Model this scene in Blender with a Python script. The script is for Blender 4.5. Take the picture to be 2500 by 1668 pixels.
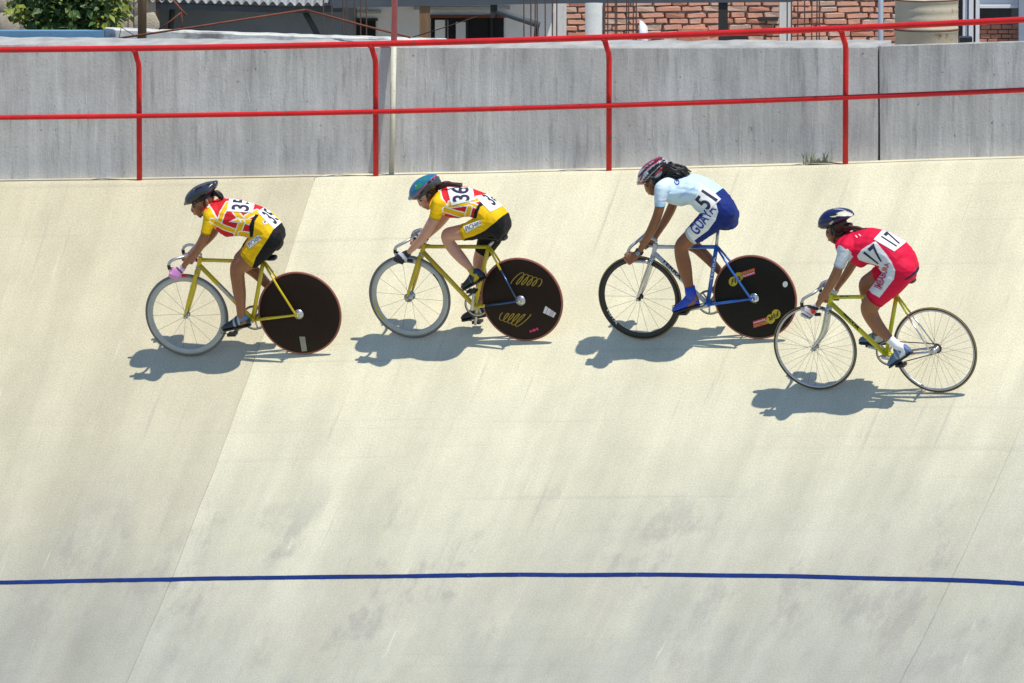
import bpy, bmesh, math, random
import numpy as np
from mathutils import Vector, Matrix, noise
from mathutils.bvhtree import BVHTree

random.seed(7)
for o in list(bpy.data.objects):
    bpy.data.objects.remove(o)
scene = bpy.context.scene
COL = scene.collection

# ------------------------------------------------------------------ camera
ELEV = math.radians(6.0)
DIST = 70.0
FPX = 21840.0                       # focal length in pixels of a 2500 px wide picture
CAM = Vector((0, -DIST * math.cos(ELEV), DIST * math.sin(ELEV)))
FWD = Vector((0, math.cos(ELEV), -math.sin(ELEV)))
UPV = Vector((0, math.sin(ELEV), math.cos(ELEV)))
cam_data = bpy.data.cameras.new('camera')
cam_data.sensor_width = 36.0
cam_data.lens = 36.0 * FPX / 2500.0
cam_data.clip_start = 1.0
cam_data.clip_end = 2000.0
cam = bpy.data.objects.new('camera', cam_data)
COL.objects.link(cam)
cam.location = CAM
cam.rotation_euler = (math.pi / 2 - ELEV, 0, 0)
scene.camera = cam

# ------------------------------------------------------------------ light
SUN = Vector((0.435, -0.38, 1.27)).normalized()
world = bpy.data.worlds.new('World')
scene.world = world
world.use_nodes = True
wn = world.node_tree
bg = wn.nodes['Background']
sky = wn.nodes.new('ShaderNodeTexSky')
sky.sky_type = 'NISHITA'
sky.sun_disc = False
sky.sun_elevation = math.asin(SUN.z)
sky.sun_rotation = math.atan2(SUN.x, SUN.y)
sky.altitude = 2400
sky.air_density = 1.2
sky.ozone_density = 4.0
sky.dust_density = 0.8
wn.links.new(sky.outputs[0], bg.inputs[0])
bg.inputs[1].default_value = 0.15
sun_data = bpy.data.lights.new('sun', 'SUN')
sun_data.energy = 4.1
sun_data.angle = math.radians(0.53)
sun_data.color = (1.0, 0.945, 0.82)
sun_ob = bpy.data.objects.new('sun', sun_data)
COL.objects.link(sun_ob)
sun_ob.rotation_euler = SUN.to_track_quat('Z', 'Y').to_euler()
sun_ob.location = (10, -10, 40)
scene.view_settings.view_transform = 'Standard'
scene.view_settings.look = 'None'
scene.view_settings.exposure = 0.10
scene.view_settings.gamma = 1.0
scene.view_settings.use_curve_mapping = False

# ------------------------------------------------------------------ helpers
def ray(px, py):
    return FWD + Vector((1, 0, 0)) * ((px - 1250.0) / FPX) + UPV * ((834.0 - py) / FPX)

def project(p):
    d = Vector(p) - CAM
    z = d.dot(FWD)
    return 1250.0 + FPX * d.x / z, 834.0 - FPX * d.dot(UPV) / z

def at(px, py, Y):
    r = ray(px, py)
    return CAM + r * ((Y - CAM.y) / r.y)

def tag(o, label=None, cat=None, group=None, kind=None):
    if label: o['label'] = label
    if cat: o['category'] = cat
    if group: o['group'] = group
    if kind: o['kind'] = kind
    return o

def link(name, me, m=None, parent=None, smooth=False, mats=None):
    o = bpy.data.objects.new(name, me)
    COL.objects.link(o)
    if m is not None and not me.materials:
        me.materials.append(m)
    if mats and not me.materials:
        for q in mats: me.materials.append(q)
    if parent is not None:
        o.parent = parent
    if smooth:
        me.shade_smooth()
    return o

def empty(name, mat4=None, loc=None):
    o = bpy.data.objects.new(name, None)
    COL.objects.link(o)
    o.empty_display_size = 0.1
    if mat4 is not None: o.matrix_world = mat4
    if loc is not None: o.location = loc
    return o

class MB:
    """collects simple shapes, then links them as one mesh object"""
    def __init__(s):
        s.v = []; s.f = []; s.uv = None
    def add(s, v, f):
        n = len(s.v)
        s.v += [tuple(q) for q in v]
        s.f += [tuple(i + n for i in q) for q in f]
        return s
    def box(s, a, b):
        x0, y0, z0 = a; x1, y1, z1 = b
        v = [(x, y, z) for z in (z0, z1) for y in (y0, y1) for x in (x0, x1)]
        return s.add(v, [(0,2,3,1),(4,5,7,6),(0,1,5,4),(2,6,7,3),(0,4,6,2),(1,3,7,5)])
    def rings(s, rs, n=None, cap=True):
        n = n or len(rs[0])
        base = len(s.v)
        for r in rs: s.v += [tuple(q) for q in r]
        for i in range(len(rs) - 1):
            for j in range(n):
                k = (j + 1) % n
                s.f.append((base+i*n+j, base+i*n+k, base+(i+1)*n+k, base+(i+1)*n+j))
        if cap:
            s.f.append(tuple(base + j for j in reversed(range(n))))
            e = base + (len(rs) - 1) * n
            s.f.append(tuple(e + j for j in range(n)))
        return s
    def tube(s, pts, r, n=10, closed=False):
        pts = [Vector(p) for p in pts]
        rad = r if isinstance(r, (list, tuple)) else [r] * len(pts)
        rs = []
        prev = None
        m = len(pts)
        for i, p in enumerate(pts):
            if closed: t = pts[(i+1) % m] - pts[i-1]
            else: t = pts[min(i+1, m-1)] - pts[max(i-1, 0)]
            t.normalize()
            if prev is None:
                a = Vector((0, 1, 0)) if abs(t.y) < 0.8 else Vector((1, 0, 0))
                u = t.cross(a).normalized()
            else:
                u = (prev - t * prev.dot(t)).normalized()
            prev = u
            w = t.cross(u)
            rs.append([p + (u * math.cos(2*math.pi*k/n) + w * math.sin(2*math.pi*k/n)) * rad[i] for k in range(n)])
        if closed:
            base = len(s.v)
            for q in rs: s.v += [tuple(x) for x in q]
            for i in range(m):
                i2 = (i + 1) % m
                for j in range(n):
                    k = (j + 1) % n
                    s.f.append((base+i*n+j, base+i*n+k, base+i2*n+k, base+i2*n+j))
            return s
        return s.rings(rs, n)
    def lathe(s, c, prof, n=48, axis='Y'):
        """prof: list of (radius, offset along axis), closed profile loop"""
        c = Vector(c); base = len(s.v); m = len(prof)
        for k in range(n):
            a = 2 * math.pi * k / n
            for r, h in prof:
                if axis == 'Y': q = c + Vector((r*math.cos(a), h, r*math.sin(a)))
                else: q = c + Vector((r*math.cos(a), r*math.sin(a), h))
                s.v.append(tuple(q))
        for k in range(n):
            k2 = (k + 1) % n
            for j in range(m):
                j2 = (j + 1) % m
                s.f.append((base+k*m+j, base+k*m+j2, base+k2*m+j2, base+k2*m+j))
        return s
    def ball(s, c, r, n=12):
        c = Vector(c); r = Vector(r) if not isinstance(r, (int, float)) else Vector((r, r, r))
        rs = []
        for i in range(1, n // 2):
            a = math.pi * i / (n // 2)
            rs.append([c + Vector((r.x*math.sin(a)*math.cos(2*math.pi*k/n), r.y*math.sin(a)*math.sin(2*math.pi*k/n), -r.z*math.cos(a))) for k in range(n)])
        return s.rings(rs, n)
    def build(s, name, m, parent=None, smooth=False):
        me = bpy.data.meshes.new(name)
        me.from_pydata(s.v, [], s.f)
        me.update()
        bm = bmesh.new(); bm.from_mesh(me)
        bmesh.ops.recalc_face_normals(bm, faces=bm.faces)
        bm.to_mesh(me); bm.free()
        return link(name, me, m, parent, smooth)

def catmull(pts, sub=5):
    """pts: list of tuples of floats"""
    P = [np.array(p, float) for p in pts]
    out = []
    for i in range(len(P) - 1):
        p0 = P[i-1] if i > 0 else 2*P[0] - P[1]
        p1, p2 = P[i], P[i+1]
        p3 = P[i+2] if i + 2 < len(P) else 2*P[-1] - P[-2]
        for k in range(sub):
            t = k / sub
            out.append(0.5*((2*p1) + (-p0+p2)*t + (2*p0-5*p1+4*p2-p3)*t*t + (-p0+3*p1-3*p2+p3)*t**3))
    out.append(P[-1])
    return out

# ------------------------------------------------------------------ materials
def mat(name, col, rough=0.6, metal=0.0, var=0.0, scale=12.0, bump=0.0, bscale=80.0, stretch=(1, 1, 1),
        col2=None, mscale=6.0, mlo=0.45, mhi=0.6, attr=None, coat=0.0, spec=0.5, uv=False, bdist=0.003):
    m = bpy.data.materials.new(name)
    m.use_nodes = True
    nt = m.node_tree; N = nt.nodes; Lk = nt.links
    b = N['Principled BSDF']
    b.inputs['Roughness'].default_value = rough
    b.inputs['Metallic'].default_value = metal
    b.inputs['Specular IOR Level'].default_value = spec
    if coat: b.inputs['Coat Weight'].default_value = coat
    tc = N.new('ShaderNodeTexCoord')
    mp = N.new('ShaderNodeMapping')
    mp.inputs['Scale'].default_value = stretch
    Lk.new(tc.outputs['UV' if uv else 'Object'], mp.inputs['Vector'])
    if attr:
        src = N.new('ShaderNodeAttribute'); src.attribute_name = attr
        cs = src.outputs['Color']
    else:
        src = N.new('ShaderNodeRGB'); src.outputs[0].default_value = (*col, 1)
        cs = src.outputs[0]
    if col2 is not None:
        n2 = N.new('ShaderNodeTexNoise'); n2.inputs['Scale'].default_value = mscale
        n2.inputs['Detail'].default_value = 6.0; n2.inputs['Roughness'].default_value = 0.65
        Lk.new(mp.outputs[0], n2.inputs['Vector'])
        mr = N.new('ShaderNodeMapRange'); mr.inputs[1].default_value = mlo; mr.inputs[2].default_value = mhi
        Lk.new(n2.outputs['Fac'], mr.inputs[0])
        mx = N.new('ShaderNodeMix'); mx.data_type = 'RGBA'
        Lk.new(mr.outputs[0], mx.inputs[0]); Lk.new(cs, mx.inputs[6])
        mx.inputs[7].default_value = (*col2, 1)
        cs = mx.outputs[2]
    if var:
        n1 = N.new('ShaderNodeTexNoise'); n1.inputs['Scale'].default_value = scale
        n1.inputs['Detail'].default_value = 8.0; n1.inputs['Roughness'].default_value = 0.7
        Lk.new(mp.outputs[0], n1.inputs['Vector'])
        mr = N.new('ShaderNodeMapRange')
        mr.inputs[1].default_value = 0.25; mr.inputs[2].default_value = 0.75
        mr.inputs[3].default_value = 1 - var; mr.inputs[4].default_value = 1 + var
        Lk.new(n1.outputs['Fac'], mr.inputs[0])
        vm = N.new('ShaderNodeVectorMath'); vm.operation = 'SCALE'
        Lk.new(cs, vm.inputs[0]); Lk.new(mr.outputs[0], vm.inputs[3])
        cs = vm.outputs[0]
    Lk.new(cs, b.inputs['Base Color'])
    if bump:
        nb = N.new('ShaderNodeTexNoise'); nb.inputs['Scale'].default_value = bscale
        nb.inputs['Detail'].default_value = 6.0
        Lk.new(mp.outputs[0], nb.inputs['Vector'])
        bp = N.new('ShaderNodeBump'); bp.inputs['Strength'].default_value = bump; bp.inputs['Distance'].default_value = bdist
        Lk.new(nb.outputs['Fac'], bp.inputs['Height'])
        Lk.new(bp.outputs[0], b.inputs['Normal'])
    return m

def node_val(N, op, a=None, b=None, Lk=None):
    n = N.new('ShaderNodeMath'); n.operation = op
    for i, q in enumerate((a, b)):
        if q is None: continue
        if isinstance(q, (int, float)): n.inputs[i].default_value = q
        else: Lk.new(q, n.inputs[i])
    return n.outputs[0]

def track_material(name, base, tint=1.0):
    """sun-bleached concrete; UV = metres along the track, metres down the banking"""
    m = bpy.data.materials.new(name); m.use_nodes = True
    nt = m.node_tree; N = nt.nodes; Lk = nt.links
    b = N['Principled BSDF']; b.inputs['Roughness'].default_value = 0.85; b.inputs['Specular IOR Level'].default_value = 0.25
    uv = N.new('ShaderNodeUVMap'); uv.uv_map = 'UVMap'
    sep = N.new('ShaderNodeSeparateXYZ'); Lk.new(uv.outputs[0], sep.inputs[0])
    def tex(scale, sx, sy, det=6, rough=0.6, off=0.0):
        mp = N.new('ShaderNodeMapping'); mp.inputs['Scale'].default_value = (sx, sy, 1); mp.inputs['Location'].default_value = (off, off*1.7, off)
        Lk.new(uv.outputs[0], mp.inputs[0])
        n = N.new('ShaderNodeTexNoise'); n.inputs['Scale'].default_value = scale
        n.inputs['Detail'].default_value = det; n.inputs['Roughness'].default_value = rough
        Lk.new(mp.outputs[0], n.inputs[0]); return n.outputs['Fac']
    def rng(x, a, c, lo, hi):
        r = N.new('ShaderNodeMapRange'); r.interpolation_type = 'SMOOTHSTEP'
        r.inputs[1].default_value = a; r.inputs[2].default_value = c; r.inputs[3].default_value = lo; r.inputs[4].default_value = hi
        Lk.new(x, r.inputs[0]); return r.outputs[0]
    def mix(f, a, col):
        x = N.new('ShaderNodeMix'); x.data_type = 'RGBA'
        if isinstance(f, float): x.inputs[0].default_value = f
        else: Lk.new(f, x.inputs[0])
        Lk.new(a, x.inputs[6]); x.inputs[7].default_value = (*col, 1); return x.outputs[2]
    def mul(a, f):
        v = N.new('ShaderNodeVectorMath'); v.operation = 'SCALE'; Lk.new(a, v.inputs[0]); Lk.new(f, v.inputs[3]); return v.outputs[0]
    c0 = N.new('ShaderNodeRGB'); c0.outputs[0].default_value = (*base, 1); c = c0.outputs[0]
    # rubbed grey riding dirt: grows with use towards the racing line, in cloudy patches
    cloud = tex(0.55, 1.0, 0.6, 7, 0.62, 3.1)
    low = rng(sep.outputs[1], 0.8, 5.4, 0.0, 0.80)
    dirt = node_val(N, 'MULTIPLY', low, rng(cloud, 0.25, 0.7, 0.75, 1.35), Lk)
    c = mix(dirt, c, (0.372 * tint, 0.372 * tint, 0.322 * tint))
    # long runs of wear down the fall line
    c = mul(c, rng(tex(1.3, 2.2, 0.16, 6, 0.6, 9.0), 0.25, 0.75, 0.90, 1.07))
    # blotches, trowel patches
    c = mul(c, rng(tex(2.6, 1.0, 0.7, 8, 0.7, 5.0), 0.25, 0.75, 0.92, 1.06))
    # dark scuffs gathered around the painted line
    band = node_val(N, 'MULTIPLY', rng(sep.outputs[1], 2.6, 3.8, 0.0, 1.0), rng(sep.outputs[1], 4.3, 5.6, 1.0, 0.25), Lk)
    sc = rng(tex(1.9, 1.0, 0.55, 7, 0.7, 14.0), 0.53, 0.66, 0.0, 0.6)
    c = mix(node_val(N, 'MULTIPLY', band, sc, Lk), c, (0.30, 0.285, 0.255))
    # faint tyre marks along the riding direction
    ty = rng(tex(2.2, 0.10, 6.0, 4, 0.6, 51.0), 0.58, 0.72, 0.0, 0.22)
    c = mix(ty, c, (0.34, 0.33, 0.29))
    # thin streaks
    st = rng(tex(3.0, 5.0, 0.22, 5, 0.6, 21.0), 0.60, 0.72, 0.0, 0.38)
    c = mix(st, c, (0.36, 0.34, 0.29))
    lt = rng(tex(3.4, 4.0, 0.3, 5, 0.6, 33.0), 0.66, 0.74, 0.0, 0.25)
    c = mix(lt, c, (0.80, 0.77, 0.66))
    # aggregate grain
    c = mul(c, rng(tex(70.0, 1, 1, 3, 0.85, 1.0), 0.2, 0.8, 0.80, 1.20))
    c = mul(c, rng(tex(190.0, 1, 1, 1, 0.6, 2.0), 0.2, 0.8, 0.84, 1.16))
    Lk.new(c, b.inputs['Base Color'])
    bp = N.new('ShaderNodeBump'); bp.inputs['Strength'].default_value = 0.22; bp.inputs['Distance'].default_value = 0.003
    h = node_val(N, 'ADD', tex(130.0, 1, 1, 2, 0.7, 4.0), node_val(N, 'MULTIPLY', tex(5.0, 1, 0.5, 3, 0.6, 6.0), 2.5, Lk), Lk)
    Lk.new(h, bp.inputs['Height']); Lk.new(bp.outputs[0], b.inputs['Normal'])
    return m

def wall_material(name):
    """board-marked concrete; UV = metres along the wall, metres up"""
    m = bpy.data.materials.new(name); m.use_nodes = True
    nt = m.node_tree; N = nt.nodes; Lk = nt.links
    b = N['Principled BSDF']; b.inputs['Roughness'].default_value = 0.9; b.inputs['Specular IOR Level'].default_value = 0.2
    uv = N.new('ShaderNodeUVMap'); uv.uv_map = 'UVMap'
    def tex(scale, sx, sy, det=6, rough=0.6, off=0.0, kind='noise'):
        mp = N.new('ShaderNodeMapping'); mp.inputs['Scale'].default_value = (sx, sy, 1); mp.inputs['Location'].default_value = (off, off*1.3, 0)
        Lk.new(uv.outputs[0], mp.inputs[0])
        n = N.new('ShaderNodeTexNoise'); n.inputs['Scale'].default_value = scale
        n.inputs['Detail'].default_value = det; n.inputs['Roughness'].default_value = rough
        Lk.new(mp.outputs[0], n.inputs[0]); return n.outputs['Fac']
    def rng(x, a, c, lo, hi):
        r = N.new('ShaderNodeMapRange')
        r.inputs[1].default_value = a; r.inputs[2].default_value = c; r.inputs[3].default_value = lo; r.inputs[4].default_value = hi
        Lk.new(x, r.inputs[0]); return r.outputs[0]
    def mul(a, f):
        v = N.new('ShaderNodeVectorMath'); v.operation = 'SCALE'; Lk.new(a, v.inputs[0]); Lk.new(f, v.inputs[3]); return v.outputs[0]
    def mix(f, a, col):
        x = N.new('ShaderNodeMix'); x.data_type = 'RGBA'
        Lk.new(f, x.inputs[0]); Lk.new(a, x.inputs[6]); x.inputs[7].default_value = (*col, 1); return x.outputs[2]
    c0 = N.new('ShaderNodeRGB'); c0.outputs[0].default_value = (0.57, 0.56, 0.545, 1); c = c0.outputs[0]
    c = mul(c, rng(tex(2.2, 2.2, 0.12, 3, 0.6, 2.0), 0.3, 0.7, 0.84, 1.12))      # board to board
    c = mul(c, rng(tex(7.0, 2.6, 0.16, 4, 0.75, 8.0), 0.3, 0.7, 0.86, 1.10))      # fine runs
    c = mix(rng(tex(5.0, 3.4, 0.30, 4, 0.65, 91.0), 0.55, 0.70, 0.0, 0.6), c, (0.28, 0.275, 0.26))     # drip marks
    c = mix(rng(tex(6.0, 3.6, 0.26, 4, 0.65, 113.0), 0.60, 0.70, 0.0, 0.6), c, (0.74, 0.73, 0.70))
    c = mul(c, rng(tex(1.6, 1.0, 0.8, 5, 0.65, 5.0), 0.3, 0.7, 0.84, 1.12))      # clouds
    c = mix(rng(tex(3.0, 2.2, 0.35, 6, 0.75, 17.0), 0.55, 0.72, 0.0, 0.5), c, (0.28, 0.275, 0.26))   # dark weeping stains
    mpl = N.new('ShaderNodeSeparateXYZ'); Lk.new(uv.outputs[0], mpl.inputs[0])
    wob = node_val(N, 'ADD', node_val(N, 'MULTIPLY', mpl.outputs[0], 5.3, Lk), node_val(N, 'MULTIPLY', tex(1.2, 1.0, 0.5, 3, 0.6, 60.0), 1.6, Lk), Lk)
    fr_ = node_val(N, 'ABSOLUTE', node_val(N, 'SUBTRACT', node_val(N, 'FRACT', wob, None, Lk), 0.5, Lk), None, Lk)
    jn = node_val(N, 'MULTIPLY', rng(fr_, 0.0, 0.022, 1.0, 0.0), rng(tex(5.0, 1.2, 0.9, 4, 0.7, 27.0), 0.50, 0.62, 0.0, 0.85), Lk)
    c = mix(jn, c, (0.64, 0.62, 0.575))    # lime lines at board joints
    c = mix(rng(tex(26.0, 1, 0.8, 3, 0.6, 71.0), 0.66, 0.73, 0.0, 0.7), c, (0.15, 0.145, 0.14))
    c = mul(c, rng(tex(70.0, 1, 1, 3, 0.75, 1.0), 0.2, 0.8, 0.86, 1.14))
    Lk.new(c, b.inputs['Base Color'])
    bp = N.new('ShaderNodeBump'); bp.inputs['Strength'].default_value = 0.45; bp.inputs['Distance'].default_value = 0.007
    h = node_val(N, 'ADD', tex(45.0, 1, 0.7, 4, 0.7, 3.0), node_val(N, 'MULTIPLY', tex(4.0, 2.2, 0.12, 3, 0.5, 40.0), 2.0, Lk), Lk)
    h = node_val(N, 'ADD', h, node_val(N, 'MULTIPLY', jn, 0.8, Lk), Lk)
    Lk.new(h, bp.inputs['Height']); Lk.new(bp.outputs[0], b.inputs['Normal'])
    return m

M = {}
M['track_warm'] = track_material('concrete_slab_warm', (0.56, 0.51, 0.36), 0.90)
M['track_pale'] = track_material('concrete_slab_pale', (0.69, 0.645, 0.465))
M['track_mid'] = track_material('concrete_slab_mid', (0.675, 0.635, 0.47))
M['wall'] = wall_material('board_marked_concrete')
M['bluepaint'] = mat('blue_line_paint', (0.005, 0.024, 0.14), 0.85, var=0.35, scale=9, bump=0.2, col2=(0.18, 0.22, 0.34), mscale=26, mlo=0.66, mhi=0.76, spec=0.2)
M['red'] = mat('red_rail_paint', (0.62, 0.016, 0.018), 0.42, var=0.2, scale=7, bump=0.3, bscale=40, col2=(0.26, 0.05, 0.03), mscale=16, mlo=0.60, mhi=0.70, spec=0.35)
M['earth'] = mat('dry_earth', (0.34, 0.29, 0.21), 0.95, var=0.3, scale=1.5, bump=0.6, bscale=14, bdist=0.03)
M['grassy'] = mat('dry_infield', (0.20, 0.20, 0.09), 0.95, var=0.3, scale=0.6)
M['chrome'] = mat('polished_alloy', (0.62, 0.63, 0.65), 0.25, 1.0, var=0.12, scale=20)
M['alloy'] = mat('brushed_alloy', (0.52, 0.53, 0.55), 0.42, 0.9, var=0.12, scale=30)
M['steel'] = mat('spoke_steel', (0.16, 0.15, 0.14), 0.5, 0.6)
M['black'] = mat('black_plastic', (0.014, 0.014, 0.016), 0.5, var=0.2)
M['rubber'] = mat('black_rubber', (0.02, 0.019, 0.019), 0.75, var=0.2)
M['tan'] = mat('tan_sidewall', (0.30, 0.19, 0.06), 0.7, var=0.2)
M['greytyre'] = mat('grey_tubular_tyre', (0.15, 0.145, 0.14), 0.7, var=0.15)
M['redtyre'] = mat('brick_red_tyre', (0.30, 0.105, 0.075), 0.7, var=0.2)
M['white'] = mat('white_cloth', (0.84, 0.84, 0.83), 0.8, var=0.05, scale=30)
M['ink'] = mat('dark_blue_print', (0.022, 0.022, 0.055), 0.8, var=0.1)
M['redprint'] = mat('red_print', (0.50, 0.03, 0.07), 0.8)
M['bluesuit'] = mat('navy_print', (0.03, 0.05, 0.28), 0.8)
# ------------------------------------------------------------------ the banked track
PSI0, KAP = math.radians(17.0), math.radians(1.15)
def curve_of(xs, ys, deg, lo=-150, hi=2650):
    p = np.polyfit((np.array(xs) - 1250) / 1250.0, ys, deg)
    d = np.polyder(p)
    def f(x):
        t = (x - 1250) / 1250.0
        a, b = (lo - 1250) / 1250.0, (hi - 1250) / 1250.0
        tc = min(max(t, a), b)
        return float(np.polyval(p, tc) + np.polyval(d, tc) * (t - tc))
    return f
lip_px = curve_of([0, 957, 1490, 2058, 2500], [445, 431, 418, 399, 388], 2)
line_px = curve_of([0, 532, 957, 1383, 1808, 2128, 2500], [1423, 1416, 1407, 1403, 1406, 1415, 1425], 3)
S_MIN, S_MAX, S_N = -15.0, 15.0, 601
S_ARR = np.linspace(S_MIN, S_MAX, S_N)
QB = 3.95
def f_prof(q):
    if q < 0: return 0.02 * q
    if q > 7.2: return f_prof(7.2) + (q - 7.2) * 0.40
    return 0.80 * q - 0.0275 * q * q
def solve_z(x, y, fpx):
    z = 0.0
    for _ in range(8):
        u, v = project((x, y, z))
        z += (v - fpx(u)) / FPX * DIST
    return z
_ds = S_ARR[1] - S_ARR[0]
_psi = PSI0 + KAP * S_ARR
LX = np.concatenate([[0], np.cumsum(np.cos((_psi[1:] + _psi[:-1]) / 2) * _ds)])
LY = np.concatenate([[0], np.cumsum(-np.sin((_psi[1:] + _psi[:-1]) / 2) * _ds)])
i0 = S_N // 2
LX -= LX[i0]; LY -= LY[i0] - 1.58
LZ = np.array([solve_z(LX[i], LY[i], lip_px) for i in range(S_N)])
LKF = []
for i in range(S_N):
    inx, iny = -math.sin(_psi[i]), -math.cos(_psi[i])
    zb = solve_z(LX[i] + QB * inx, LY[i] + QB * iny, line_px)
    LKF.append((LZ[i] - zb) / f_prof(QB))
LKF = np.array(LKF)
def lip_frame(s):
    psi = PSI0 + KAP * s
    p = Vector((np.interp(s, S_ARR, LX), np.interp(s, S_ARR, LY), np.interp(s, S_ARR, LZ)))
    return p, Vector((-math.sin(psi), -math.cos(psi), 0)), Vector((math.cos(psi), -math.sin(psi), 0))
def surf(s, q):
    p, inn, tn = lip_frame(s)
    z = p.z - (f_prof(q) * float(np.interp(s, S_ARR, LKF)))
    return Vector((p.x + inn.x * q, p.y + inn.y * q, z))
def hit_track(px, py):
    s, q = (px - 1250) / 312.0, 1.5
    for _ in range(25):
        u, v = project(surf(s, q))
        e = np.array([u - px, v - py])
        if abs(e).max() < 1e-3: break
        h = 1e-3
        u1, v1 = project(surf(s + h, q)); u2, v2 = project(surf(s, q + h))
        J = np.array([[(u1-u)/h, (u2-u)/h], [(v1-v)/h, (v2-v)/h]])
        d = np.linalg.solve(J, e)
        s -= d[0]; q -= d[1]
    return s, q
def s_at_lip(px):
    lo, hi = -14.0, 14.0
    for _ in range(50):
        m = (lo + hi) / 2
        if project(surf(m, 0))[0] < px: lo = m
        else: hi = m
    return (lo + hi) / 2

def sheet(name, grid, uvs, m, parent=None, smooth=True):
    """grid[i][j] points, uvs[i][j]"""
    ni, nj = len(grid), len(grid[0])
    me = bpy.data.meshes.new(name)
    me.from_pydata([tuple(p) for r in grid for p in r], [],
                   [(i*nj+j, i*nj+j+1, (i+1)*nj+j+1, (i+1)*nj+j) for i in range(ni-1) for j in range(nj-1)])
    lay = me.uv_layers.new(name='UVMap')
    fl = [u for r in uvs for u in r]
    for lp in me.loops: lay.data[lp.index].uv = fl[lp.vertex_index]
    bm = bmesh.new(); bm.from_mesh(me)
    bmesh.ops.recalc_face_normals(bm, faces=bm.faces)
    bm.to_mesh(me); bm.free()
    return link(name, me, m, parent, smooth)

ground = sheet('ground', [[(-600, -600, -3.75), (-600, 900, -3.75)], [(600, -600, -3.75), (600, 900, -3.75)]], [[(0, 0), (0, 1)], [(1, 0), (1, 1)]], M['grassy'])
tag(ground, 'flat dry ground around the cycling track', kind='structure')
yard = MB().box((-60, 4.2, -3.7), (60, 90, -0.6)).build('yard', M['earth'])
tag(yard, 'raised earth yard behind the track wall', kind='structure')

sj = hit_track(415, 1419)[0]                       # the strong seam left of the middle
seams = [-14.6, -8.6, sj, hit_track(2350, 1360)[0], 9.6, 14.6]
seam_mats = ['track_mid', 'track_warm', 'track_pale', 'track_mid', 'track_pale']
qs = [-0.28, -0.10, 0.0] + [0.03 + 0.13 * k for k in range(63)]
def slab_dz(s, q): return noise.noise(Vector((s * 1.1, q * 0.8, 3.3))) * 0.006
bed = []
for i in range(121):
    s = -14.8 + 29.6 * i / 120
    bed.append([surf(s, q) - Vector((0, 0, 0.02)) for q in (-0.28, 0, 1, 2, 3, 4, 5, 6, 7, 7.6, 8.2)])
track = sheet('track', bed, [[(k, j) for j in range(11)] for k in range(121)], M['track_warm'])
tag(track, 'steep banked concrete cycling track', kind='structure')
for k in range(len(seams) - 1):
    ga, gb = [0.0022 if abs(q_ - sj) < .01 else 0.0012 for q_ in (seams[k], seams[k+1])]
    a, b = seams[k] + ga, seams[k+1] - gb
    n = max(4, int((b - a) / 0.1))
    g, u = [], []
    for i in range(n + 1):
        s = a + (b - a) * i / n
        row, ru = [], []
        for q in qs:
            p = surf(s, q)
            edge = 1.0 if (0 < i < n) else 0.0
            nz = slab_dz(s, q)
            wob = (0.02 * noise.noise(Vector((q * 0.9, seams[k if i == 0 else k + 1] * 5.1, 0))) + 0.008 * noise.noise(Vector((q * 4.0, seams[k if i == 0 else k + 1] * 5.1, 3)))) if i in (0, n) else 0.0
            row.append(p + Vector((wob, 0, nz - (0 if edge else .002))))
            ru.append((s, q))
        g.append(row); u.append(ru)
    sheet('concrete_slab', g, u, M[seam_mats[k]], track)

# painted line lies on the concrete
g, u = [], []
for i in range(900):
    s = -14.5 + 29.0 * i / 899
    row = []
    wv = 0.003 * noise.noise(Vector((s * 2.0, 0, 0))) + .002 * noise.noise(Vector((s * 15, 4, 0))); wv2 = .003 * noise.noise(Vector((s * 11, 9, 0)))
    for q in (QB - 0.021 + wv, QB, QB + 0.021 + wv2):
        row.append(surf(s, q) + Vector((0, 0, slab_dz(s, q) + 0.004)))
    g.append(row); u.append([(s, 0), (s, 0.5), (s, 1)])
line = sheet('painted_line', g, u, M['bluepaint'])
tag(line, 'narrow blue line painted along the banked track', kind='structure')

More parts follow.
